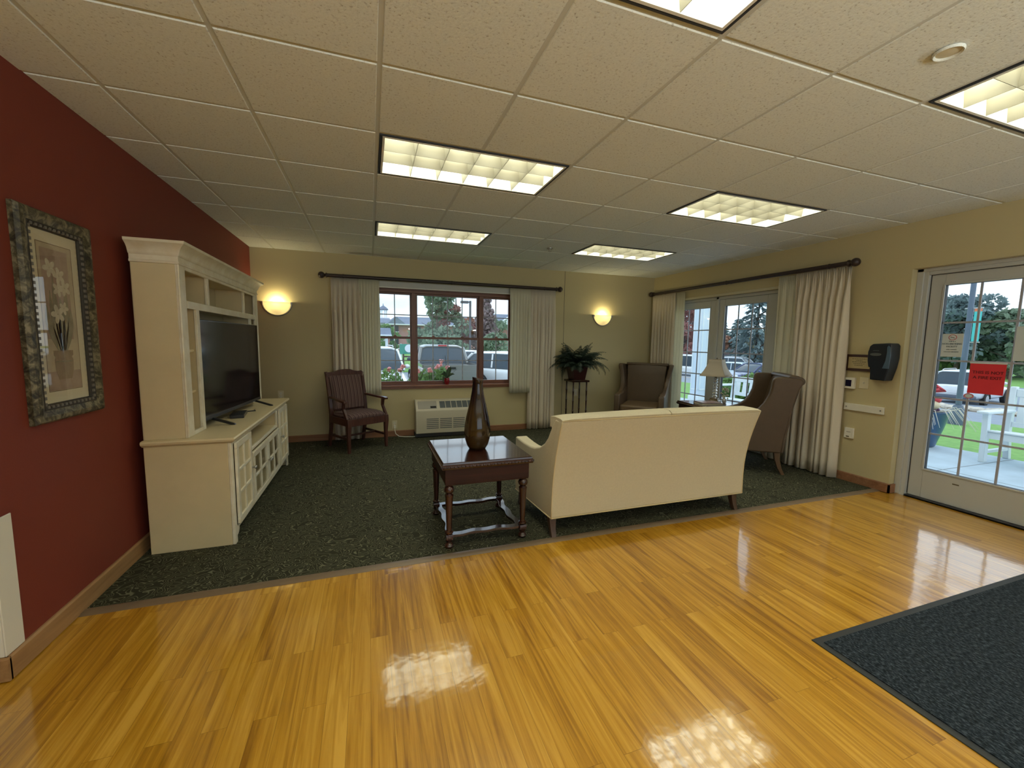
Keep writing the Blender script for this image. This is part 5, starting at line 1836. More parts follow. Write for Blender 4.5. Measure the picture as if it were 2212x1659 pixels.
t = thing('soap_dispenser', 'black paper towel dispenser with smoky side window beside the exit door', 'dispenser', (XR, 0.685, 1.27), -PI / 2)
out = [(-0.085, -0.050), (-0.100, 0.02), (-0.102, 0.10), (-0.088, 0.158), (-0.060, 0.180), (0.10, 0.188), (0.118, 0.165), (0.122, 0.05), (0.110, -0.05), (0.080, -0.175), (-0.060, -0.170), (-0.065, -0.050)]
out = [(p[0] * 0.98, p[1]) for p in out]
b = MB().prism(out, -0.115, 0.0, 'y')
b.v = [((x * (0.90 if y < -0.05 else 1.0)), y, z) for x, y, z in b.v]
mesh_obj('casing', b, 'darkblue', t, bevel=0.012, seg=3, smooth=50)
mesh_obj('side_window', MB().prism([(0.045, -0.055), (0.066, 0.02), (0.072, 0.10), (0.070, 0.150), (0.080, 0.168), (0.096, 0.150), (0.104, 0.07), (0.098, -0.055)], -0.1185, -0.108, 'y'), 'smoke', t, bevel=0.003)
mesh_obj('level_window', MB().prism([(-0.02 + 0.048 * math.cos(2 * PI * k / 20), 0.078 + 0.014 * math.sin(2 * PI * k / 20)) for k in range(20)], -0.1175, -0.110, 'y'), 'greygloss', t)
mesh_obj('emblem', MB().box(-0.045, 0.005, -0.1165, -0.112, 0.112, 0.118), 'greygloss', t)
mesh_obj('drip_tray', MB().box(-0.090, -0.055, -0.050, 0, -0.166, -0.158), 'offwhite', t)

t = thing('thermostat', 'white thermostat with a dark screen below the plaque', 'thermostat', (XR, 0.965, 1.040), -PI / 2)
mesh_obj('case', MB().box(-0.048, 0.048, -0.034, 0, -0.058, 0.058), 'offwhite', t, bevel=0.005)
mesh_obj('screen', MB().box(-0.034, 0.022, -0.0355, -0.033, -0.034, 0.034), 'lcd', t)
outlet('light_switch', 'ivory light switch between thermostat and black dispenser', 'switch', (XR, 0.845, 1.052), 'r', 'switch', 0.080, 0.118, None)
t = thing('wall_bumper', 'short white wall rail below the light switch', 'wall rail', (XR, 0.822, 0.792), -PI / 2)
mesh_obj('rail', MB().box(-0.180, 0.180, -0.022, 0, -0.036, 0.036), 'offwhite', t, bevel=0.004)
b = MB()
for s in (-1, 1):
    b.lathe([(0.008, 0), (0.008, 0.002), (0.001, 0.003)], (0, 0, 0), 10, Matrix.Translation((s * 0.155, -0.022, 0)) @ Matrix.Rotation(PI / 2, 4, 'X'))
mesh_obj('screws', b, 'steel', t)
t = thing('wall_control', 'small white control box near the baseboard by the drape', 'control box', (XR, 0.932, 0.514), -PI / 2)
mesh_obj('case', MB().box(-0.044, 0.044, -0.020, 0, -0.055, 0.055), 'offwhite', t, bevel=0.004)
mesh_obj('button', MB().box(-0.020, 0.008, -0.0222, -0.019, -0.042, -0.032), 'ink', t)
mesh_obj('slot', MB().box(-0.020, 0.018, -0.0215, -0.019, 0.010, 0.014), 'ink', t)

# signs on the exit door (they face the room, -x); local x runs along -y
def door_sign(name, label, cy, cz, w_, h_, mat):
    t = thing(name, label, 'sign', (4.8435, cy, cz), -PI / 2)
    mesh_obj('sheet', MB().box(-w_ / 2, w_ / 2, -0.001, 0.001, -h_ / 2, h_ / 2), mat, t, smooth=0)
    return t


UP = Matrix.Rotation(PI / 2, 4, 'X')


def letters(t, s, size, x, z, mat, bold=0.0, sx=1.0):
    tm = text_mb(s, size, 'CENTER', bold)
    b = MB()
    b.f = tm.f
    b.v = [tuple((UP @ Vector((p[0] * sx, p[1], p[2]))) + Vector((x, -0.0018, z))) for p in tm.v]
    return mesh_obj('lettering', b, mat, t, smooth=0)


t = door_sign('door_notice', 'red paper notice reading THIS IS NOT A FIRE EXIT on the exit door', 0.018, 1.168, 0.216, 0.262, 'redsign')
letters(t, 'THIS IS NOT', 0.034, 0.004, 0.050, 'redsign_ink', 0.0007)
letters(t, 'A FIRE EXIT', 0.034, 0.004, 0.006, 'redsign_ink', 0.0007)
mesh_obj('tape', MB().box(-0.112, 0.112, -0.0016, -0.0008, 0.124, 0.139), 'signwhite', t)
t = door_sign('smoking_notice', 'small white no-smoking notice on the exit door glass', 0.262, 1.445, 0.142, 0.205, 'signwhite')
b = MB()
for k in range(28):
    a0, a1 = 2 * PI * k / 28, 2 * PI * (k + 1) / 28
    b.add([(0.026 * math.cos(a0) * 1.1, -0.0016, 0.070 + 0.026 * math.sin(a0)), (0.026 * math.cos(a1) * 1.1, -0.0016, 0.070 + 0.026 * math.sin(a1)), (0.021 * math.cos(a1) * 1.1, -0.0016, 0.070 + 0.021 * math.sin(a1)), (0.021 * math.cos(a0) * 1.1, -0.0016, 0.070 + 0.021 * math.sin(a0))], [(0, 1, 2, 3)])
b.bar((-0.018, -0.0016, 0.084), (0.018, -0.0016, 0.056), 0.005, 0.0006)
mesh_obj('red_circle', b, 'signred', t, smooth=0)
mesh_obj('cigarette', MB().box(-0.016, 0.012, -0.0015, -0.0012, 0.066, 0.072), 'signgrey', t, smooth=0)
letters(t, 'THIS IS A', 0.012, 0, 0.034, 'signgrey', 0.0003)
letters(t, 'NON-SMOKING', 0.0185, 0, 0.012, 'signgrey', 0.0006)
letters(t, 'FACILITY', 0.0185, 0, -0.012, 'signgrey', 0.0006)
letters(t, 'OUR THANKS', 0.011, 0, -0.038, 'signgrey', 0.0003)
letters(t, 'FOR NOT SMOKING', 0.011, 0, -0.058, 'signgrey', 0.0003)
t = door_sign('posted_notice', 'pale notice with red print, cut by the right edge of the photo', -0.232, 1.462, 0.230, 0.275, 'signwhite')
b = MB()
for k in range(28):
    a0, a1 = 2 * PI * k / 28, 2 * PI * (k + 1) / 28
    b.add([(0.062 * math.cos(a0), -0.0016, -0.03 + 0.062 * math.sin(a0)), (0.062 * math.cos(a1), -0.0016, -0.03 + 0.062 * math.sin(a1)), (0.048 * math.cos(a1), -0.0016, -0.03 + 0.048 * math.sin(a1)), (0.048 * math.cos(a0), -0.0016, -0.03 + 0.048 * math.sin(a0))], [(0, 1, 2, 3)])
b.box(-0.055, 0.055, -0.0016, -0.001, 0.085, 0.105).box(-0.055, 0.055, -0.0016, -0.001, 0.060, 0.078)
mesh_obj('red_print', b, 'signred', t, smooth=0)
t = thing('glass_sticker', 'small round sticker on the exit door below the red notice', 'sticker', (4.8435, 0.112, 1.010), -PI / 2)
b = MB()
for r0, r1, mt_ in ((0.028, 0.019, 'signred'),):
    for k in range(24):
        a0, a1 = 2 * PI * k / 24, 2 * PI * (k + 1) / 24
        b.add([(r0 * 1.2 * math.cos(a0), -0.001, r0 * 0.8 * math.sin(a0)), (r0 * 1.2 * math.cos(a1), -0.001, r0 * 0.8 * math.sin(a1)), (r1 * 1.2 * math.cos(a1), -0.001, r1 * 0.8 * math.sin(a1)), (r1 * 1.2 * math.cos(a0), -0.001, r1 * 0.8 * math.sin(a0))], [(0, 1, 2, 3)])
mesh_obj('sheet', MB().prism([(0.028 * 1.2 * math.cos(2 * PI * k / 24), 0.028 * 0.8 * math.sin(2 * PI * k / 24)) for k in range(24)], -0.0006, 0.0006, 'y'), 'signwhite', t)
mesh_obj('ring_print', b, 'signred', t, smooth=0)

# ------------------------------------------------------------------ floor mat
t = thing('floor_mat', 'blue-grey speckled entrance mat with black rubber border', 'mat', (3.30, -1.60, -0.006))
mx0, mx1, my0, my1 = 1.942, 4.62, -2.58, -0.665
mesh_obj('border', MB().box(mx0, mx1, my0, my1, -0.0055, -0.001), 'rubber', t, world=True, bevel=0.0015)
mesh_obj('pile', MB().box(mx0 + 0.035, mx1 - 0.035, my0 + 0.035, my1 - 0.035, -0.0015, 0.003), 'mat', t, world=True)

# ------------------------------------------------------------------ outdoors: ground
def zr(x):
    """ground height on the patio-door side"""
    if x < 8.35:
        return -0.10
    return max(-1.37, -0.15 - 0.0621 * (x - 8.35))


def ground_strip(name, xa, xb, mat, label, y0=-14.0, thick=0.4):
    xs = [xa + (xb - xa) * k / 6 for k in range(7)]
    poly = [(x, zr(x + (0.001 if x == xa else -0.001 if x == xb else 0))) for x in xs]
    b = MB()
    rg = []
    for x, z in poly:
        y1 = x / 0.60 - 2.0
        rg.append([(x, y0, z), (x, y1, z), (x, y1, z - thick), (x, y0, z - thick)])
    b.loft(rg)
    return struct(name, b, mat, label, smooth=0)


pt = ground_strip('path_patio', 4.92, 8.35, 'concrete', 'concrete patio outside the exit door', y0=-8)
b = MB()
for yy in (-1.2, 1.05, 3.3, 5.6):
    b.box(4.93, 8.34, yy - 0.006, yy + 0.006, -0.101, -0.0985)
b.box(6.72, 6.732, -7.9, 7.0, -0.1012, -0.0988)
mesh_obj('joints', b, 'joint', pt, smooth=0)
ground_strip('lawn_strip', 8.35, 16.1, 'grass', 'strip of lawn between patio and road')
ground_strip('road', 16.1, 21.6, 'asphalt', 'asphalt driveway beyond the lawn')
ground_strip('rock_bed', 21.6, 22.9, 'rockbed', 'bed of pale stones along the driveway')
ground_strip('road_parking', 22.9, 45.0, 'asphalt', 'parking lot beyond the stone bed')
ground_strip('lawn_far', 45.0, 95.0, 'grass', 'wide lawn behind the parking lot', y0=-20)
b = MB().prism([(-40, 4.46), (3.9, 4.46), (5.9, 7.8), (-40, 7.8)], -0.75, -0.30, 'z')
struct('ground_bed', b, 'grass', 'planted strip below the back window')
b = MB().prism([(-40, 7.8), (5.9, 7.8), (15.6, 24.0), (-40, 24.0)], -0.95, -0.55, 'z')
struct('road_back', b, 'asphalt', 'parking lot outside the back window')
b = MB().prism([(-60, 24.0), (15.6, 24.0), (55.0, 90.0), (-60, 90.0)], -0.90, -0.50, 'z')
struct('lawn_back', b, 'grass', 'lawn behind the back parking lot')


# ------------------------------------------------------------------ outdoors: cars
def make_car(name, label, kind, paint, loc, rz, group='parked cars', plate=True):
    """front of the car = local -y"""
    t = thing(name, label, 'car', loc, rz, group)
    P = {'suv': (4.6, 1.86, 0.98, 1.70, -0.85, -0.25, 1.90, 2.18), 'sedan': (4.7, 1.80, 0.88, 1.44, -0.95, -0.20, 1.20, 1.95), 'hatch': (4.1, 1.78, 0.95, 1.52, -1.05, -0.40, 1.55, 2.00), 'pickup': (5.4, 1.96, 1.10, 1.80, -1.25, -0.60, 0.75, 0.98), 'van': (4.8, 1.95, 1.05, 1.95, -1.50, -0.85, 2.05, 2.30)}[kind]
    L, W, zb, Hc, y_ws, y_rf, y_rr, y_rb = P
    hw = W / 2
    hl = L / 2
    st = [(-hl, 0.42, zb - 0.34, 0.78), (-hl + 0.12, 0.32, zb - 0.22, 0.90), (-hl + 0.55, 0.26, zb - 0.12, 0.985), (y_ws - 0.05, 0.24, zb - 0.01, 1.0), (0.0, 0.24, zb + 0.01, 1.0), (hl - 0.65, 0.26, zb + 0.03, 1.0), (hl - 0.12, 0.32, zb + (0.03 if kind != 'sedan' else 0.0), 0.95), (hl, 0.42, zb - 0.04, 0.86)]
    rings = []
    for y, z0, z1, k in st:
        h = hw * k
        zm = (z0 + z1) / 2
        half = [(h * 0.80, z0), (h * 0.97, z0 + 0.10), (h, zm), (h * 0.985, z1 - 0.12), (h * 0.90, z1), (h * 0.5, z1 + 0.025)]
        rings.append([(x, y, z) for x, z in half] + [(-x, y, z) for x, z in reversed(half)])
    mesh_obj('body', MB().loft(rings), paint, t, smooth=50, subsurf=1)
    # greenhouse
    hr = hw * 0.74

    def sect(y, z, hb, ht, grow=0.0):
        zt = max(z, zb + 0.03) + grow
        f = (zt - zb) / (Hc - zb)
        ht_ = hb + (ht - hb) * f
        return [(hb + grow, y, zb - 0.02), (ht_ + 0.03 * f + grow, y, zb + (zt - zb) * 0.90), (ht_ * 0.82, y, zt), (0, y, zt + 0.015 * f), (-ht_ * 0.82, y, zt), (-ht_ - 0.03 * f - grow, y, zb + (zt - zb) * 0.90), (-hb - grow, y, zb - 0.02)]
    hb = hw * 0.93
    cab = [sect(y_ws, zb, hb, hr), sect((y_ws + y_rf) / 2, zb + (Hc - zb) * 0.56, hb, hr), sect(y_rf, Hc - 0.03, hb, hr), sect((y_rf + y_rr) / 2, Hc, hb, hr), sect(y_rr, Hc - 0.04, hb, hr), sect((y_rr + y_rb) / 2, zb + (Hc - zb) * 0.52, hb, hr), sect(y_rb, zb, hb, hr)]
    mesh_obj('windows', MB().loft(cab), 'carglass', t, smooth=40)
    # roof skin and pillars in body colour
    g = 0.014
    rf = []
    for y, z in ((y_rf - 0.04, Hc - 0.035), (y_rf + 0.10, Hc - 0.010), ((y_rf + y_rr) / 2, Hc), (y_rr - 0.08, Hc - 0.015), (y_rr + 0.05, Hc - 0.055)):
        s_ = sect(y, z, hb, hr, g)
        top = s_[1:6]
        rf.append(top + [(p[0] * 0.98, p[1], p[2] - 0.04) for p in reversed(top)])
    mesh_obj('roof', MB().loft(rf), paint, t, smooth=50)
    for s_ in (-1, 1):
        def pt(y, z):
            f = max(0, (z - zb) / (Hc - zb))
            return (s_ * (hb + (hr + 0.03 - hb) * f + 0.006), y, z)
        b = MB().tube([pt(y_ws, zb), pt((y_ws + y_rf) / 2, zb + (Hc - zb) * 0.53), pt(y_rf, Hc - 0.07)], 0.035, 6)
        b.tube([pt(y_rb, zb), pt((y_rr + y_rb) / 2, zb + (Hc - zb) * 0.50), pt(y_rr, Hc - 0.09)], 0.055 if kind != 'pickup' else 0.07, 6)
        ym = y_rf + (y_rr - y_rf) * (0.50 if kind != 'pickup' else 0.45)
        b.tube([pt(ym, zb), pt(ym + 0.03, Hc - 0.08)], 0.035, 6)
        if kind in ('suv', 'van'):
            b.tube([pt(y_rr - 0.55, zb), pt(y_rr - 0.45, Hc - 0.08)], 0.05, 6)
        mesh_obj('pillars', b, paint, t)
        b = MB().ball((s_ * (hw + 0.08), y_ws + 0.30, zb + 0.10), 0.10, 8, 6, 1.0, 0.7, 0.75)
        mesh_obj('mirror', b, paint if kind != 'pickup' else 'carglass', t)
        for yw in (-hl + 0.85, hl - 0.95):
            mt = Matrix.Translation((s_ * (hw - 0.20), yw, 0.33)) @ Matrix.Rotation(s_ * PI / 2, 4, 'Y')
            wh = mesh_obj('wheel', MB().lathe([(0.22, 0.0), (0.32, 0.02), (0.335, 0.10), (0.32, 0.20), (0.22, 0.215)], (0, 0, 0), 20, mt), 'tyre', t)
            mesh_obj('hubcap', MB().lathe([(0.21, 0.20), (0.20, 0.222), (0.06, 0.225), (0.02, 0.232)], (0, 0, 0), 14, mt), 'alloy', wh)
            arc = []
            for q in range(13):
                a_ = PI * q / 12
                arc.append((s_ * (hw + 0.004), yw + 0.385 * math.cos(a_), 0.33 + 0.385 * math.sin(a_)))
            mesh_obj('wheel_arch', MB().tube(arc, 0.030, 6), 'tyre', t)
    b = MB()
    for s_ in (-1, 1):
        mesh_obj('headlight', MB().box(s_ * hw * 0.60 - 0.17, s_ * hw * 0.60 + 0.17, -hl + 0.02, -hl + 0.16, zb - 0.36, zb - 0.24, None), 'headlamp', t, bevel=0.03)
        mesh_obj('taillight', MB().box(s_ * hw * 0.76 - 0.09, s_ * hw * 0.76 + 0.09, hl - 0.16, hl - 0.01, zb - 0.30, zb - 0.04), 'taillamp', t, bevel=0.02)
    mesh_obj('grille', MB().box(-0.42, 0.42, -hl - 0.01, -hl + 0.10, zb - 0.50, zb - 0.36), 'black', t, bevel=0.02)
    mesh_obj('front_bumper', MB().box(-hw * 0.78, hw * 0.78, -hl - 0.02, -hl + 0.15, 0.34, 0.47), paint, t, bevel=0.04)
    mesh_obj('rear_bumper', MB().box(-hw * 0.84, hw * 0.84, hl - 0.14, hl + 0.06, 0.36, 0.52), 'cargrey' if kind != 'pickup' else 'alloy', t, bevel=0.03)
    if plate:
        mesh_obj('number_plate', MB().box(-0.16, 0.16, hl + 0.002, hl + 0.012, 0.60, 0.74), 'numplate', t)
    if kind == 'pickup':
        b = MB()
        b.box(-hw * 0.94, hw * 0.94, hl - 0.05, hl + 0.012, 0.58, zb + 0.06)
        b.box(-hw * 0.66, hw * 0.66, hl + 0.010, hl + 0.020, 0.66, zb - 0.14)
        mesh_obj('tailgate', b, paint, t, bevel=0.02)
        mesh_obj('tailgate_handle', MB().box(-0.13, 0.13, hl + 0.012, hl + 0.03, zb - 0.08, zb - 0.01), 'black', t)
        mesh_obj('brake_light', MB().box(-0.16, 0.16, y_rr - 0.02, y_rr + 0.09, Hc - 0.045, Hc + 0.01), 'taillamp', t)
        b = MB()
        for s_ in (-1, 1):
            b.box(s_ * hw * 0.95 - 0.045, s_ * hw * 0.95 + 0.045, y_rb + 0.1, hl - 0.05, zb - 0.02, zb + 0.07)
        mesh_obj('bed_rails', b, paint, t)
    if kind == 'suv':
        for s_ in (-1, 1):
            mesh_obj('roof_rail', MB().tube([(s_ * hr * 0.92, y_rf + 0.2, Hc), (s_ * hr * 0.92, y_rf + 0.35, Hc + 0.05), (s_ * hr * 0.92, y_rr - 0.35, Hc + 0.05), (s_ * hr * 0.92, y_rr - 0.15, Hc)], 0.018, 6), 'alloy', t)
    return t


ZB = -0.55
make_car('pickup_truck', 'pewter pickup truck, tailgate toward the back window', 'pickup', 'carpewter', (2.52, 14.4, ZB), PI)
make_car('car', 'white car facing the back window, left of the pickup', 'suv', 'carwhite', (0.05, 12.6, ZB + 0.02), R(4))
make_car('car', 'white hatchback parked right of the pickup', 'hatch', 'carwhite', (5.15, 12.6, ZB + 0.06), R(38))
make_car('car', 'small white car beyond the pickup and lamp post', 'sedan', 'carwhite', (5.6, 21.2, -0.55), R(80))
ZP = -1.37
make_car('car', 'white sport utility car seen through the exit door', 'suv', 'carwhite', (29.6, 10.45, ZP), R(98) )
make_car('car', 'dark navy car left of the white one, at the edge of the exit door glass', 'sedan', 'carnavy', (32.4, 14.2, ZP), R(95))
make_car('car', 'dark blue car beyond the white bench, right edge of the exit door', 'sedan', 'carnavy', (26.5, 4.9, ZP + 0.05), R(92))
make_car('car', 'pale silver car in the back row, behind the lamp', 'suv', 'carsilver', (31.5, 26.3, ZP), R(20))
make_car('car', 'pale blue sedan in the middle row, behind the lamp', 'sedan', 'carpale', (27.3, 22.4, ZP + 0.02), R(15))
make_car('car', 'navy car with tail toward the white bench by the patio doors', 'sedan', 'carnavy', (23.6, 18.1, ZP + 0.22), -R(97))
make_car('car', 'white van beside the white column, near the curtain', 'van', 'carwhite', (25.3, 26.0, ZP), R(15))

# ------------------------------------------------------------------ outdoors: trees and shrubs
def leaf_cloud(b, rnd, c, rx, ry, rz_, n, size, shape='ball'):
    for _ in range(n):
        while True:
            x, y, z = rnd.uniform(-1, 1), rnd.uniform(-1, 1), rnd.uniform(-1, 1)
            d = x * x + y * y + z * z
            if 0.25 < d < 1:
                break
        p = Vector((c[0] + x * rx, c[1] + y * ry, c[2] + z * rz_))
        u = Vector((rnd.gauss(0, 1), rnd.gauss(0, 1), rnd.gauss(0, 1))).normalized()
        w_ = u.cross(Vector((rnd.gauss(0, 1), rnd.gauss(0, 1), rnd.gauss(0, 1)))).normalized()
        s_ = size * rnd.uniform(0.6, 1.3)
        b.add([p - u * s_, p + w_ * s_ * 0.6, p + u * s_, p - w_ * s_ * 0.6], [(0, 1, 2, 3)])


def tree(name, label, loc, h, rad, mat, seed, kind='round', trunk_h=None, group='trees outside', leaves=2600, leaf=0.13, cat='tree'):
    rnd = random.Random(seed)
    t = thing(name, label, cat, loc, 0, group)
    th = trunk_h if trunk_h is not None else h * 0.25
    b = MB()
    tw = 0.022 * h + 0.03
    b.tube([(0, 0, -0.1), (0.02 * h * 0.2, 0, th), (0, 0.01 * h, h * 0.85)], [tw, tw * 0.75, tw * 0.15], 8)
    for k in range(9):
        a_ = rnd.uniform(0, 6.28)
        z0 = th + (h * 0.75 - th) * k / 9
        ln = rad * rnd.uniform(0.5, 0.85) * (1 - 0.5 * k / 9)
        b.tube([(0, 0, z0), (ln * 0.5 * math.cos(a_), ln * 0.5 * math.sin(a_), z0 + ln * 0.3), (ln * math.cos(a_), ln * math.sin(a_), z0 + ln * 0.55)], [tw * 0.35, tw * 0.22, tw * 0.06], 5)
    mesh_obj('trunk', b, 'bark', t)
    b = MB()
    if kind == 'round':
        nb = 26
        for k in range(nb):
            u = rnd.random()
            a_ = rnd.uniform(0, 6.28)
            zz = th * 0.9 + (h - th * 0.9) * u
            prof = math.sin(PI * min(1, 0.12 + 0.86 * u)) ** 0.7
            r_ = rad * prof * math.sqrt(rnd.random()) * 0.85
            q = rad * rnd.uniform(0.22, 0.38)
            leaf_cloud(b, rnd, (r_ * math.cos(a_), r_ * math.sin(a_), min(zz, h - q * 0.7)), q, q, q * 0.8, leaves // nb, leaf)
    elif kind == 'spire':
        nb = 30
        for k in range(nb):
            u = k / nb
            a_ = k * 2.4
            zz = th * 0.8 + (h - th * 0.8) * u
            rr = rad * (1 - u) ** 0.75
            q = max(0.16 * rad, rr * 0.55)
            leaf_cloud(b, rnd, (rr * 0.5 * math.cos(a_), rr * 0.5 * math.sin(a_), zz), q, q, q * 0.9, leaves // nb, leaf)
    else:  # conifer with drooping tiers
        nt = 15
        for k in range(nt):
            u = k / (nt - 1)
            z0 = th + (h - th) * u
            rr = rad * (1 - u) ** 0.9 + 0.08
            nbr = max(5, int(11 * (1 - u) + 4))
            for q in range(nbr):
                a_ = 2 * PI * q / nbr + k * 0.7 + rnd.uniform(-0.2, 0.2)
                ln = rr * rnd.uniform(0.75, 1.1)
                for m_ in range(max(3, leaves // (nt * 12))):
                    f = rnd.random() ** 0.7
                    p = Vector((ln * f * math.cos(a_), ln * f * math.sin(a_), z0 - ln * 0.35 * f + rnd.uniform(-0.05, 0.12) * rr))
                    d_ = Vector((math.cos(a_ + rnd.uniform(-0.9, 0.9)), math.sin(a_ + rnd.uniform(-0.9, 0.9)), -0.5 + rnd.uniform(-0.3, 0.3))).normalized()
                    w_ = d_.cross(Vector((rnd.gauss(0, 1), rnd.gauss(0, 1), 1))).normalized()
                    s_ = leaf * rnd.uniform(0.8, 1.7)
                    b.add([p, p + d_ * s_ * 0.6 + w_ * s_ * 0.25, p + d_ * s_ * 1.3, p + d_ * s_ * 0.6 - w_ * s_ * 0.25], [(0, 1, 2, 3)])
    mesh_obj('crown', b, mat, t, smooth=0)
    return t


GB = -0.5
tree('tree', 'tall grey-green tree right behind the pickup', (4.75, 29.5, GB), 6.6, 2.5, 'leaf_green', 21, 'round', 0.7, leaves=5200, leaf=0.17)
tree('tree', 'reddish tree leaning out right of the grey-green tree', (6.5, 31.0, GB), 6.6, 1.5, 'leaf_red', 22, 'round', 1.5, leaves=3000, leaf=0.15)
tree('tree', 'low rusty tree below the dark lamp post', (7.9, 32.5, GB), 3.9, 1.3, 'leaf_rust', 23, 'round', 0.6, leaves=2600, leaf=0.14)
tree('tree', 'pointed green tree behind the second window post', (8.95, 31.0, GB), 6.0, 1.7, 'leaf_mauve', 24, 'spire', 0.6, leaves=3600, leaf=0.15)
tree('tree', 'bushy green tree at the right end of the back window', (10.6, 33.0, GB), 3.9, 1.9, 'leaf_green', 25, 'round', 0.4, leaves=3000, leaf=0.16)
tree('tree', 'small light green tree by the distant brick building', (1.4, 40.0, GB), 3.4, 1.3, 'leaf_shrub', 26, 'round', 0.4, leaves=1800, leaf=0.15)
tree('tree', 'low green bush beneath the tall grey-green tree', (4.6, 27.5, GB), 2.3, 2.3, 'leaf_green', 27, 'round', 0.2, leaves=2600, leaf=0.14)
tree('tree', 'low green bush under the pointed tree', (9.1, 28.5, GB), 2.5, 1.7, 'leaf_green', 28, 'round', 0.2, leaves=2600, leaf=0.14)
# right side
tree('tree', 'red maple behind the white column', (31.0, 33.4, ZP), 9.5, 3.6, 'leaf_red', 31, 'round', 1.6, leaves=4200, leaf=0.24)
tree('tree', 'mauve autumn tree beside the corner drape', (33.5, 37.0, ZP), 6.2, 2.6, 'leaf_mauve', 32, 'round', 1.0, leaves=2600, leaf=0.22)
tree('tree', 'rust-red tree right of the white door post', (46.0, 43.6, ZP), 4.6, 2.0, 'leaf_rust', 33, 'round', 1.0, leaves=3000, leaf=0.26)
tree('tree', 'dark pine in the middle of the right patio door', (48.5, 42.3, ZP), 6.4, 2.6, 'leaf_dark', 34, 'conifer', 0.8, leaves=3600, leaf=0.40)
tree('tree', 'dark pine left of the middle one', (52.5, 49.2, ZP), 6.4, 2.2, 'leaf_dark', 35, 'conifer', 0.8, leaves=3200, leaf=0.40)
tree('tree', 'large spruce at the right side of the right patio door', (37.5, 30.0, ZP), 9.6, 3.0, 'leaf_dark', 36, 'conifer', 1.2, leaves=4200, leaf=0.34)
tree('tree', 'yellow-brown tree in front of the pines', (41.5, 33.2, ZP), 4.4, 1.7, 'leaf_yellow', 37, 'round', 0.8, leaves=2200, leaf=0.20)
tree('tree', 'low mauve bush at the lawn edge behind the pale cars', (43.0, 37.0, ZP), 2.3, 2.8, 'leaf_mauve', 38, 'round', 0.2, leaves=2200, leaf=0.20)
# beyond the exit door
tree('tree', 'wide dark tree behind the banner post', (56.0, 22.8, ZP), 8.0, 3.6, 'leaf_dark', 41, 'round', 2.2, leaves=4600, leaf=0.30)
tree('tree', 'spreading tree right of the banner post', (57.0, 19.4, ZP), 6.4, 3.4, 'leaf_green', 42, 'round', 1.4, leaves=4400, leaf=0.28)
tree('tree', 'dark tree at the right edge of the exit door', (57.5, 16.2, ZP), 7.6, 2.8, 'leaf_dark', 43, 'round', 2.2, leaves=4200, leaf=0.28)
tree('tree', 'low light bush left of the lamp post', (58.0, 25.0, ZP), 3.2, 2.6, 'leaf_shrub', 44, 'round', 0.3, leaves=2200, leaf=0.25)
tree('tree', 'brown-leaved tree behind the posted notice', (62.0, 20.6, ZP), 5.6, 2.4, 'leaf_rust', 45, 'round', 1.4, leaves=2600, leaf=0.28)
tree('tree', 'low green bush behind the red notice', (61.0, 22.4, ZP), 3.6, 4.0, 'leaf_green', 46, 'round', 0.3, leaves=3200, leaf=0.25)


def shrub(label, loc, h, rad, seed, blossoms=0, mat='leaf_shrub', leaves=1700, leaf=0.05):
    rnd = random.Random(seed)
    t = thing('flowering_shrub' if blossoms else 'shrub', label, 'shrub', loc, 0, 'shrubs outside the windows')
    b = MB()
    for k in range(9):
        a_, q = rnd.uniform(0, 6.28), rad * rnd.uniform(0.2, 0.8)
        b.tube([(0, 0, -0.05), (q * 0.4 * math.cos(a_), q * 0.4 * math.sin(a_), h * 0.5), (q * math.cos(a_), q * math.sin(a_), h * 0.9)], [0.014, 0.010, 0.004], 5)
    mesh_obj('stems', b, 'bark', t)
    b = MB()
    for k in range(14):
        a_, q = rnd.uniform(0, 6.28), rad * math.sqrt(rnd.random()) * 0.75
        zz = h * rnd.uniform(0.30, 0.85) * (1 - 0.25 * q / rad)
        leaf_cloud(b, rnd, (q * math.cos(a_), q * math.sin(a_), zz), rad * 0.38, rad * 0.38, h * 0.22, leaves // 14, leaf)
    mesh_obj('foliage', b, mat, t, smooth=0)
    for k in range(blossoms):
        a_, q = rnd.uniform(0, 6.28), rad * rnd.uniform(0.3, 0.95)
        b = MB()
        c = Vector((q * math.cos(a_), q * math.sin(a_) - 0.06, h * rnd.uniform(0.78, 1.02)))
        for m_ in range(7):
            b.ball(tuple(c + Vector((rnd.uniform(-0.035, 0.035), rnd.uniform(-0.035, 0.035), rnd.uniform(-0.03, 0.03)))), 0.024, 6, 4)
        mesh_obj('blossom', b, 'blossom', t)
    return t


shrub('pale leafy shrub with pink flowers below the left window sash', (0.45, 5.55, -0.30), 1.30, 0.55, 51, 4)
shrub('green shrub with pink flowers in front of the pickup', (1.02, 5.75, -0.30), 1.32, 0.42, 52, 5)
shrub('light green shrub left of the pink-flowered ones', (-0.15, 5.45, -0.30), 1.12, 0.50, 53, 0)
shrub('low pink-flowered shrub behind the orchid', (1.72, 6.0, -0.30), 0.86, 0.36, 54, 4)
shrub('round green shrub at the foot of the white column', (8.75, 6.35, -0.17), 0.75, 0.42, 55, 0, leaf=0.06)
shrub('taller green shrub right of the white column', (9.3, 6.2, -0.2), 0.95, 0.40, 56, 0, leaf=0.06)

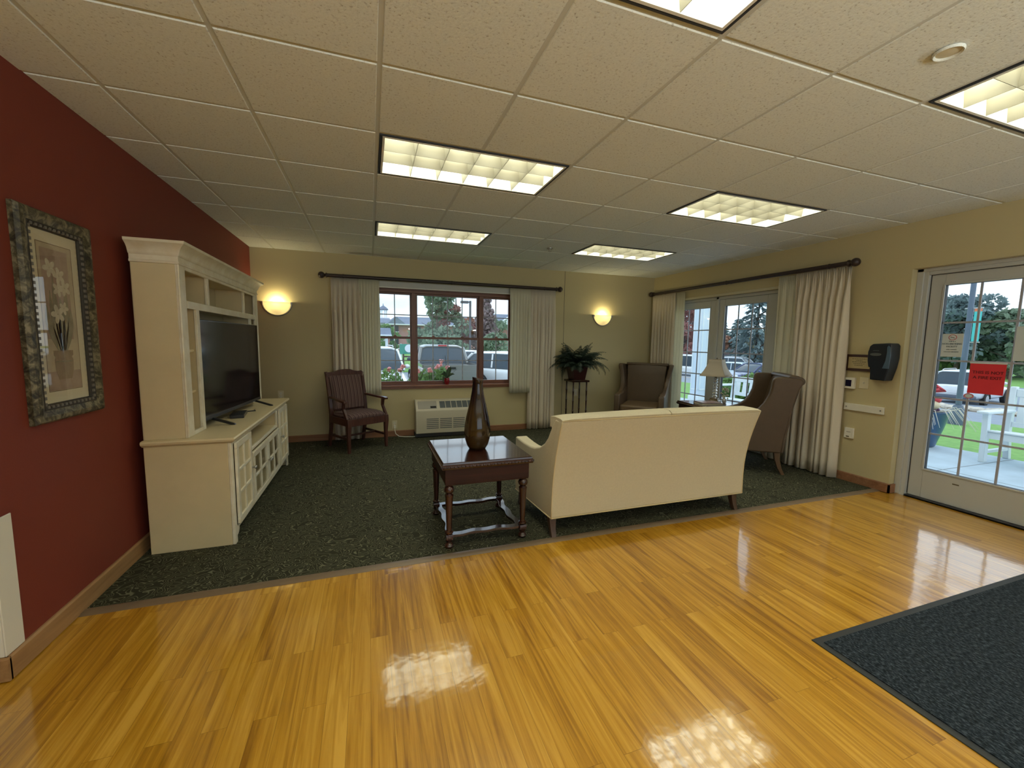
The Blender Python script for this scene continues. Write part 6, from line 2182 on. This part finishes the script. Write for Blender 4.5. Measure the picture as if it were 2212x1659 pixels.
# ------------------------------------------------------------------ outdoors: buildings and posts
t = thing('apartment_building', 'distant brick apartment block with slate hip roof', 'building', (5.5, 62.0, GB))
mesh_obj('wall', MB().box(2.4, 12.0, 60.5, 68.0, GB, 3.75), 'brick', t, world=True)
b = MB()
rg = [[(2.0, 60.0, 3.70), (12.6, 60.0, 3.70), (12.6, 68.5, 3.70), (2.0, 68.5, 3.70)], [(3.6, 63.5, 4.95), (11.4, 63.5, 4.95), (11.4, 65.0, 4.95), (3.6, 65.0, 4.95)]]
mesh_obj('roof', MB().loft(rg), 'roofgrey', t, world=True, smooth=0)
b = MB().prism([(2.3, 3.68), (4.9, 3.68), (3.6, 4.75)], 59.6, 62.6, 'y')
mesh_obj('gable', b, 'roofgrey', t, world=True, smooth=0)
mesh_obj('fascia', MB().box(2.0, 12.6, 59.58, 59.98, 3.58, 3.72), 'roofwhite', t, world=True)
for z0 in (0.15, 2.0):
    bal = mesh_obj('balcony', MB().box(2.7, 3.9, 60.30, 60.52, z0, z0 + 1.45), 'black', t, world=True)
    mesh_obj('railing', MB().box(2.6, 4.0, 60.15, 60.25, z0 + 0.0, z0 + 0.10).box(2.6, 4.0, 60.15, 60.25, z0 + 0.55, z0 + 0.62).box(3.25, 3.35, 60.15, 60.25, z0, z0 + 1.5), 'roofwhite', bal, world=True)
for xw in (6.2, 8.2, 10.2):
    for z0 in (0.4, 2.2):
        mesh_obj('window', MB().box(xw, xw + 0.9, 60.42, 60.52, z0, z0 + 1.2), 'carglass', t, world=True)
t = thing('tower', 'white cupola tower on the far roofline', 'tower', (1.95, 75.0, GB))
mesh_obj('base', MB().box(1.25, 3.35, 74.2, 76.2, GB, 5.3), 'roofwhite', t, world=True)
b = MB()
for q in range(6):
    a_ = 2 * PI * q / 6
    b.tube([(2.3 + 0.55 * math.cos(a_), 75.2 + 0.55 * math.sin(a_), 5.3), (2.3 + 0.55 * math.cos(a_), 75.2 + 0.55 * math.sin(a_), 6.7)], 0.09, 8)
mesh_obj('columns', b, 'roofwhite', t, world=True)
mesh_obj('dome', MB().lathe([(0.85, 6.65), (0.85, 6.8), (0.62, 7.05), (0.30, 7.3), (0.08, 7.45), (0.05, 7.8)], (2.3, 75.2, 0), 16), 'roofgrey', t, world=True)
t = thing('distant_roof', 'long low white building with slate roof behind the tower', 'building', (-2.0, 70.0, GB))
mesh_obj('wall', MB().box(-12, 4.0, 69.0, 74.0, GB, 4.2), 'roofwhite', t, world=True)
mesh_obj('roof', MB().loft([[(-12.5, 68.5, 4.15), (4.4, 68.5, 4.15), (4.4, 74.5, 4.15), (-12.5, 74.5, 4.15)], [(-11, 71, 5.0), (3.0, 71, 5.0), (3.0, 72, 5.0), (-11, 72, 5.0)]]), 'roofgrey', t, world=True, smooth=0)
t = thing('gabled_building', 'brick building with white gable at the right of the back window', 'building', (22.0, 62.0, GB))
mesh_obj('wall', MB().box(18.0, 30.0, 61.0, 70.0, GB, 3.9), 'brick', t, world=True)
mesh_obj('roof', MB().loft([[(16.5, 60.4, 3.85), (30.5, 60.4, 3.85), (30.5, 70.5, 3.85), (16.5, 70.5, 3.85)], [(18.0, 65, 6.0), (29.0, 65, 6.0), (29.0, 66, 6.0), (18.0, 66, 6.0)]]), 'roofgrey', t, world=True, smooth=0)
mesh_obj('gable', MB().prism([(18.6, 3.8), (25.5, 3.8), (22.0, 6.2)], 60.0, 61.2, 'y'), 'roofwhite', t, world=True, smooth=0)
t = thing('brick_house', 'slate-roofed brick house behind the red trees', 'building', (11.5, 66.0, GB))
mesh_obj('wall', MB().box(12.9, 15.7, 61.5, 68.0, GB, 3.4), 'brick', t, world=True)
mesh_obj('roof', MB().loft([[(12.7, 61.0, 3.35), (16.2, 61.0, 3.35), (16.2, 68.5, 3.35), (12.7, 68.5, 3.35)], [(13.6, 64.2, 5.2), (15.3, 64.2, 5.2), (15.3, 65.2, 5.2), (13.6, 65.2, 5.2)]]), 'roofgrey', t, world=True, smooth=0)
t = thing('garden_sign', 'green sign with a white disc left of the pickup', 'sign', (1.62, 19.5, GB))
mesh_obj('panel', MB().box(1.35, 2.05, 19.48, 19.52, 0.72, 1.22), 'signgreen', t, world=True)
mesh_obj('disc', MB().lathe([(0.20, 0.0), (0.20, 0.02), (0.001, 0.022)], (0, 0, 0), 24, Matrix.Translation((1.80, 19.48, 1.00)) @ Matrix.Rotation(PI / 2, 4, 'X')), 'outwhite', t, world=True)
for xx in (1.42, 1.98):
    mesh_obj('post', MB().box(xx - 0.03, xx + 0.03, 19.52, 19.58, GB, 1.24), 'outwhite', t, world=True)
t = thing('roofed_signpost', 'little slate-roofed white post at the left window edge', 'post', (0.80, 24.0, GB))
mesh_obj('post', MB().box(0.82, 0.97, 23.92, 24.08, GB, 1.66), 'outwhite', t, world=True)
mesh_obj('roof', MB().loft([[(0.30, 23.5, 1.72), (1.16, 23.5, 1.72), (1.16, 24.5, 1.72), (0.30, 24.5, 1.72)], [(0.34, 23.9, 2.12), (1.12, 23.9, 2.12), (1.12, 24.1, 2.12), (0.34, 24.1, 2.12)]]), 'roofgrey', t, world=True, smooth=0)
mesh_obj('eaves', MB().box(0.28, 1.18, 23.46, 24.54, 1.65, 1.72), 'outwhite', t, world=True)
t = thing('rail_fence', 'dark rail fence on the far lawn behind the pickup', 'fence', (2.9, 24.5, GB))
for xx in (1.9, 2.75, 3.6):
    mesh_obj('post', MB().box(xx - 0.05, xx + 0.05, 24.45, 24.55, GB, 1.05), 'bark', t, world=True)
for zz in (0.35, 0.85):
    mesh_obj('rail', MB().box(1.9, 3.6, 24.47, 24.53, zz, zz + 0.09), 'bark', t, world=True)
t = thing('street_lamp', 'dark shoebox lamp post behind the pickup', 'street lamp', (6.25, 25.0, GB))
mesh_obj('pole', MB().box(6.19, 6.31, 24.94, 25.06, GB, 4.05), 'lamppost_dk', t, world=True)
mesh_obj('lamp_head', MB().box(5.62, 6.12, 24.85, 25.15, 3.88, 4.03).box(6.10, 6.20, 24.97, 25.03, 3.93, 3.99), 'lamppost_dk', t, world=True, bevel=0.01)
# banner post beyond the exit door
px_, py_ = 14.0, 4.12
t = thing('street_lamp', 'blue-grey lamp post with a teal banner beyond the exit door', 'street lamp', (px_, py_, zr(px_)))
mesh_obj('pole', MB().tube([(0, 0, 0), (0, 0, 5.2)], [0.060, 0.048], 12), 'lamppost', t)
mesh_obj('base', MB().lathe([(0.16, 0), (0.16, 0.25), (0.10, 0.45), (0.085, 0.5)], (0, 0, 0), 16), 'lamppost', t)
mesh_obj('lamp_head', MB().lathe([(0.08, 5.2), (0.20, 5.3), (0.24, 5.6), (0.10, 5.85), (0.02, 6.0)], (0, 0, 0), 14), 'lamppost', t)
zb_ = -zr(px_)
mesh_obj('banner', MB().box(-0.005, 0.005, -0.21, -0.075, 1.60 + zb_, 2.33 + zb_), 'teal', t)
mesh_obj('banner_band', MB().box(-0.006, 0.006, -0.21, -0.075, 2.33 + zb_, 2.40 + zb_), 'orange', t)
mesh_obj('bracket', MB().tube([(0, 0.10, 2.41 + zb_), (0, -0.23, 2.41 + zb_)], 0.014, 6).tube([(0, 0.10, 1.58 + zb_), (0, -0.23, 1.58 + zb_)], 0.014, 6).box(-0.004, 0.004, -0.01, 0.01, 1.58 + zb_, 2.41 + zb_), 'alloy', t)

# porch column
t = thing('porch_column', 'panelled white porch column outside the patio doors', 'column', (8.0, 6.56, -0.10), R(6)).scale = (0.70, 0.70, 1.0)
t = bpy.data.objects['porch_column']
mesh_obj('shaft', MB().box(-0.185, 0.185, -0.185, 0.185, 0.0, 3.6), 'colwhite', t, bevel=0.008)
b = MB()
for rzk in range(4):
    mt = Matrix.Rotation(rzk * PI / 2, 4, 'Z')
    for (xa_, xb_) in ((-0.15, -0.115), (0.115, 0.15)):
        b.box(xa_, xb_, -0.198, -0.185, 0.35, 3.3, mt)
    b.box(-0.15, 0.15, -0.1975, -0.185, 0.35, 0.385, mt).box(-0.15, 0.15, -0.1975, -0.185, 3.265, 3.3, mt)
mesh_obj('panel_moulding', b, 'outwhite', t)
mesh_obj('plinth', MB().box(-0.23, 0.23, -0.23, 0.23, 0.0, 0.20), 'outwhite', t, bevel=0.01)


def make_bench(label, w_, h_):
    t = thing('garden_bench', label, 'bench', (0, 0, 0), 0, 'white slatted garden benches')
    hw = w_ / 2
    for s in (-1, 1):
        mesh_obj('leg', MB().prism([(-0.30, 0.0), (-0.22, 0.0), (-0.235, 0.40), (-0.25, 0.66), (-0.33, 0.66), (-0.31, 0.40)], s * hw - 0.03, s * hw + 0.03, 'x'), 'outwhite', t, bevel=0.006)
        mesh_obj('leg', MB().prism([(0.30, 0.0), (0.375, 0.0), (0.30, 0.42), (0.34, h_ + 0.05), (0.27, h_ + 0.05), (0.225, 0.42)], s * hw - 0.03, s * hw + 0.03, 'x'), 'outwhite', t, bevel=0.006)
        mesh_obj('arm', MB().box(s * hw - 0.06, s * hw + 0.06, -0.40, 0.27, 0.66, 0.695), 'outwhite', t, bevel=0.01)
        mesh_obj('brace', MB().bar((s * hw, -0.255, 0.14), (s * hw, 0.31, 0.14), 0.05, 0.035), 'outwhite', t)
    for k in range(5):
        yy = -0.30 + 0.115 * k
        mesh_obj('seat_slat', MB().box(-hw + 0.03, hw - 0.03, yy, yy + 0.095, 0.42 - 0.012 * k, 0.442 - 0.012 * k), 'outwhite', t, bevel=0.005)
    mesh_obj('apron', MB().box(-hw + 0.03, hw - 0.03, -0.285, -0.255, 0.33, 0.415), 'outwhite', t)
    mesh_obj('top_rail', MB().box(-hw + 0.03, hw - 0.03, 0.275, 0.315, h_ - 0.085, h_ + 0.02), 'outwhite', t, bevel=0.008)
    mesh_obj('lower_rail', MB().box(-hw + 0.03, hw - 0.03, 0.250, 0.285, 0.46, 0.53), 'outwhite', t, bevel=0.006)
    n = int(w_ / 0.165)
    for k in range(n):
        xx = -hw + 0.03 + (w_ - 0.06) * (k + 0.5) / n
        mesh_obj('back_slat', MB().prism([(0.255, 0.50), (0.275, 0.50), (0.305, h_ - 0.06), (0.285, h_ - 0.06)], xx - 0.045, xx + 0.045, 'x'), 'outwhite', t)
    return t


bn = make_bench('white slatted bench outside the exit door, cut by the right edge', 1.35, 0.96)
bn.location = (8.0, 0.44, -0.10)
bn.rotation_euler = (0, 0, -PI / 2)
bn2 = make_bench('white slatted bench outside the patio doors behind the lamp', 1.35, 0.83)
bn2.location = (7.05, 4.15, -0.10)
bn2.rotation_euler = (0, 0, -PI / 2)

# planter with autumn display, pumpkins
t = thing('planter', 'tall blue planter at the hinge edge of the exit door glass', 'planter', (8.08, 2.02, -0.10))
mesh_obj('pot', MB().lathe([(0.21, 0.0), (0.23, 0.02), (0.30, 0.30), (0.345, 0.52), (0.36, 0.53), (0.36, 0.56), (0.32, 0.56), (0.30, 0.52)], (0, 0, 0), 28), 'bluepot', t, smooth=60)
b = MB()
rs_ = random.Random(61)
for k in range(60):
    a_ = rs_.uniform(0, 6.28)
    l_ = rs_.uniform(0.18, 0.42)
    p0 = Vector((0.25 * math.cos(a_), 0.25 * math.sin(a_), 0.55))
    p1 = p0 + Vector((math.cos(a_), math.sin(a_), 0.35)) * l_ * 0.5
    p2 = p0 + Vector((math.cos(a_), math.sin(a_), -0.55)) * l_
    b.tube([p0, p1, p2], [0.005, 0.004, 0.0015], 4)
mesh_obj('straw', b, 'straw', t)
b = MB()
for k in range(120):
    a_, r_ = rs_.uniform(0, 6.28), 0.24 * math.sqrt(rs_.random())
    b.ball((r_ * math.cos(a_), r_ * math.sin(a_), 0.56 + rs_.uniform(0, 0.30) * (1.1 - r_ / 0.26)), rs_.uniform(0.025, 0.045), 6, 4)
mesh_obj('flowers', b, 'mum', t)
mesh_obj('gourd', MB().ball((-0.08, -0.20, 0.66), 0.085, 14, 8, 1, 1, 0.8), 'palepumpkin', t, smooth=180)
b = MB()
for k, (dx, dz, mt_) in enumerate(((0, 0, 0),)):
    b.tube([(-0.04, -0.10, 0.86), (-0.05, -0.18, 0.98), (-0.05, -0.28, 0.90), (-0.04, -0.10, 0.86)], [0.03, 0.05, 0.05, 0.03], 8)
    b.tube([(-0.04, -0.10, 0.86), (-0.05, -0.16, 0.76), (-0.05, -0.27, 0.74)], [0.03, 0.045, 0.04], 8)
mesh_obj('red_bow', b, 'bow', t, smooth=180)
b = MB().tube([(-0.04, -0.10, 0.86), (-0.05, 0.02, 1.00), (-0.05, 0.10, 0.90), (-0.04, -0.10, 0.86)], [0.03, 0.05, 0.05, 0.03], 8)
b.ball((-0.07, -0.02, 0.90), 0.075, 10, 6)
mesh_obj('yellow_bow', b, 'bowyellow', t, smooth=180)
t = thing('pumpkin', 'small orange pumpkin at the foot of the blue planter', 'pumpkin', (7.75, 1.83, -0.10))
b = MB().lathe([(0.02, 0.0), (0.075, 0.01), (0.105, 0.055), (0.105, 0.10), (0.070, 0.145), (0.02, 0.15)], (0, 0, 0), 32)
b.v = [(x * (1 + 0.07 * math.cos(8 * math.atan2(y, x))), y * (1 + 0.07 * math.cos(8 * math.atan2(y, x))), z) for x, y, z in b.v]
mesh_obj('flesh', b, 'pumpkin', t, smooth=180)
mesh_obj('stem', MB().tube([(0, 0, 0.145), (0.01, 0, 0.18), (0.03, 0, 0.195)], [0.014, 0.010, 0.009], 8), 'stem', t)

# pale stones along the driveway
rk = random.Random(71)
proto = None
for k in range(46):
    yy = 2.4 + 9.0 * k / 46 + rk.uniform(-0.1, 0.1)
    xx = 22.1 + rk.uniform(-0.35, 0.45)
    if k < 3:
        b = MB().ball((0, 0, 0), 0.16, 9, 6, 1.3, 1.0, 0.6)
        b.v = [(x * rk.uniform(0.85, 1.15), y * rk.uniform(0.85, 1.15), z * rk.uniform(0.85, 1.15)) for x, y, z in b.v]
        o = mesh_obj('stone', b, 'rock', None)
        proto = o if proto is None else proto
        if k == 0:
            pr_ = [o]
        else:
            pr_.append(o)
    else:
        o = pr_[k % 3].copy()
        COL.objects.link(o)
    o.location = (xx, yy, zr(xx) + 0.08)
    o.rotation_euler = (0, 0, rk.uniform(0, 6.28))
    s_ = rk.uniform(0.8, 1.6)
    o.scale = (s_, s_, s_)
    tag(o, 'pale rounded stone in the row along the driveway', 'stone', 'pale stones along the driveway')
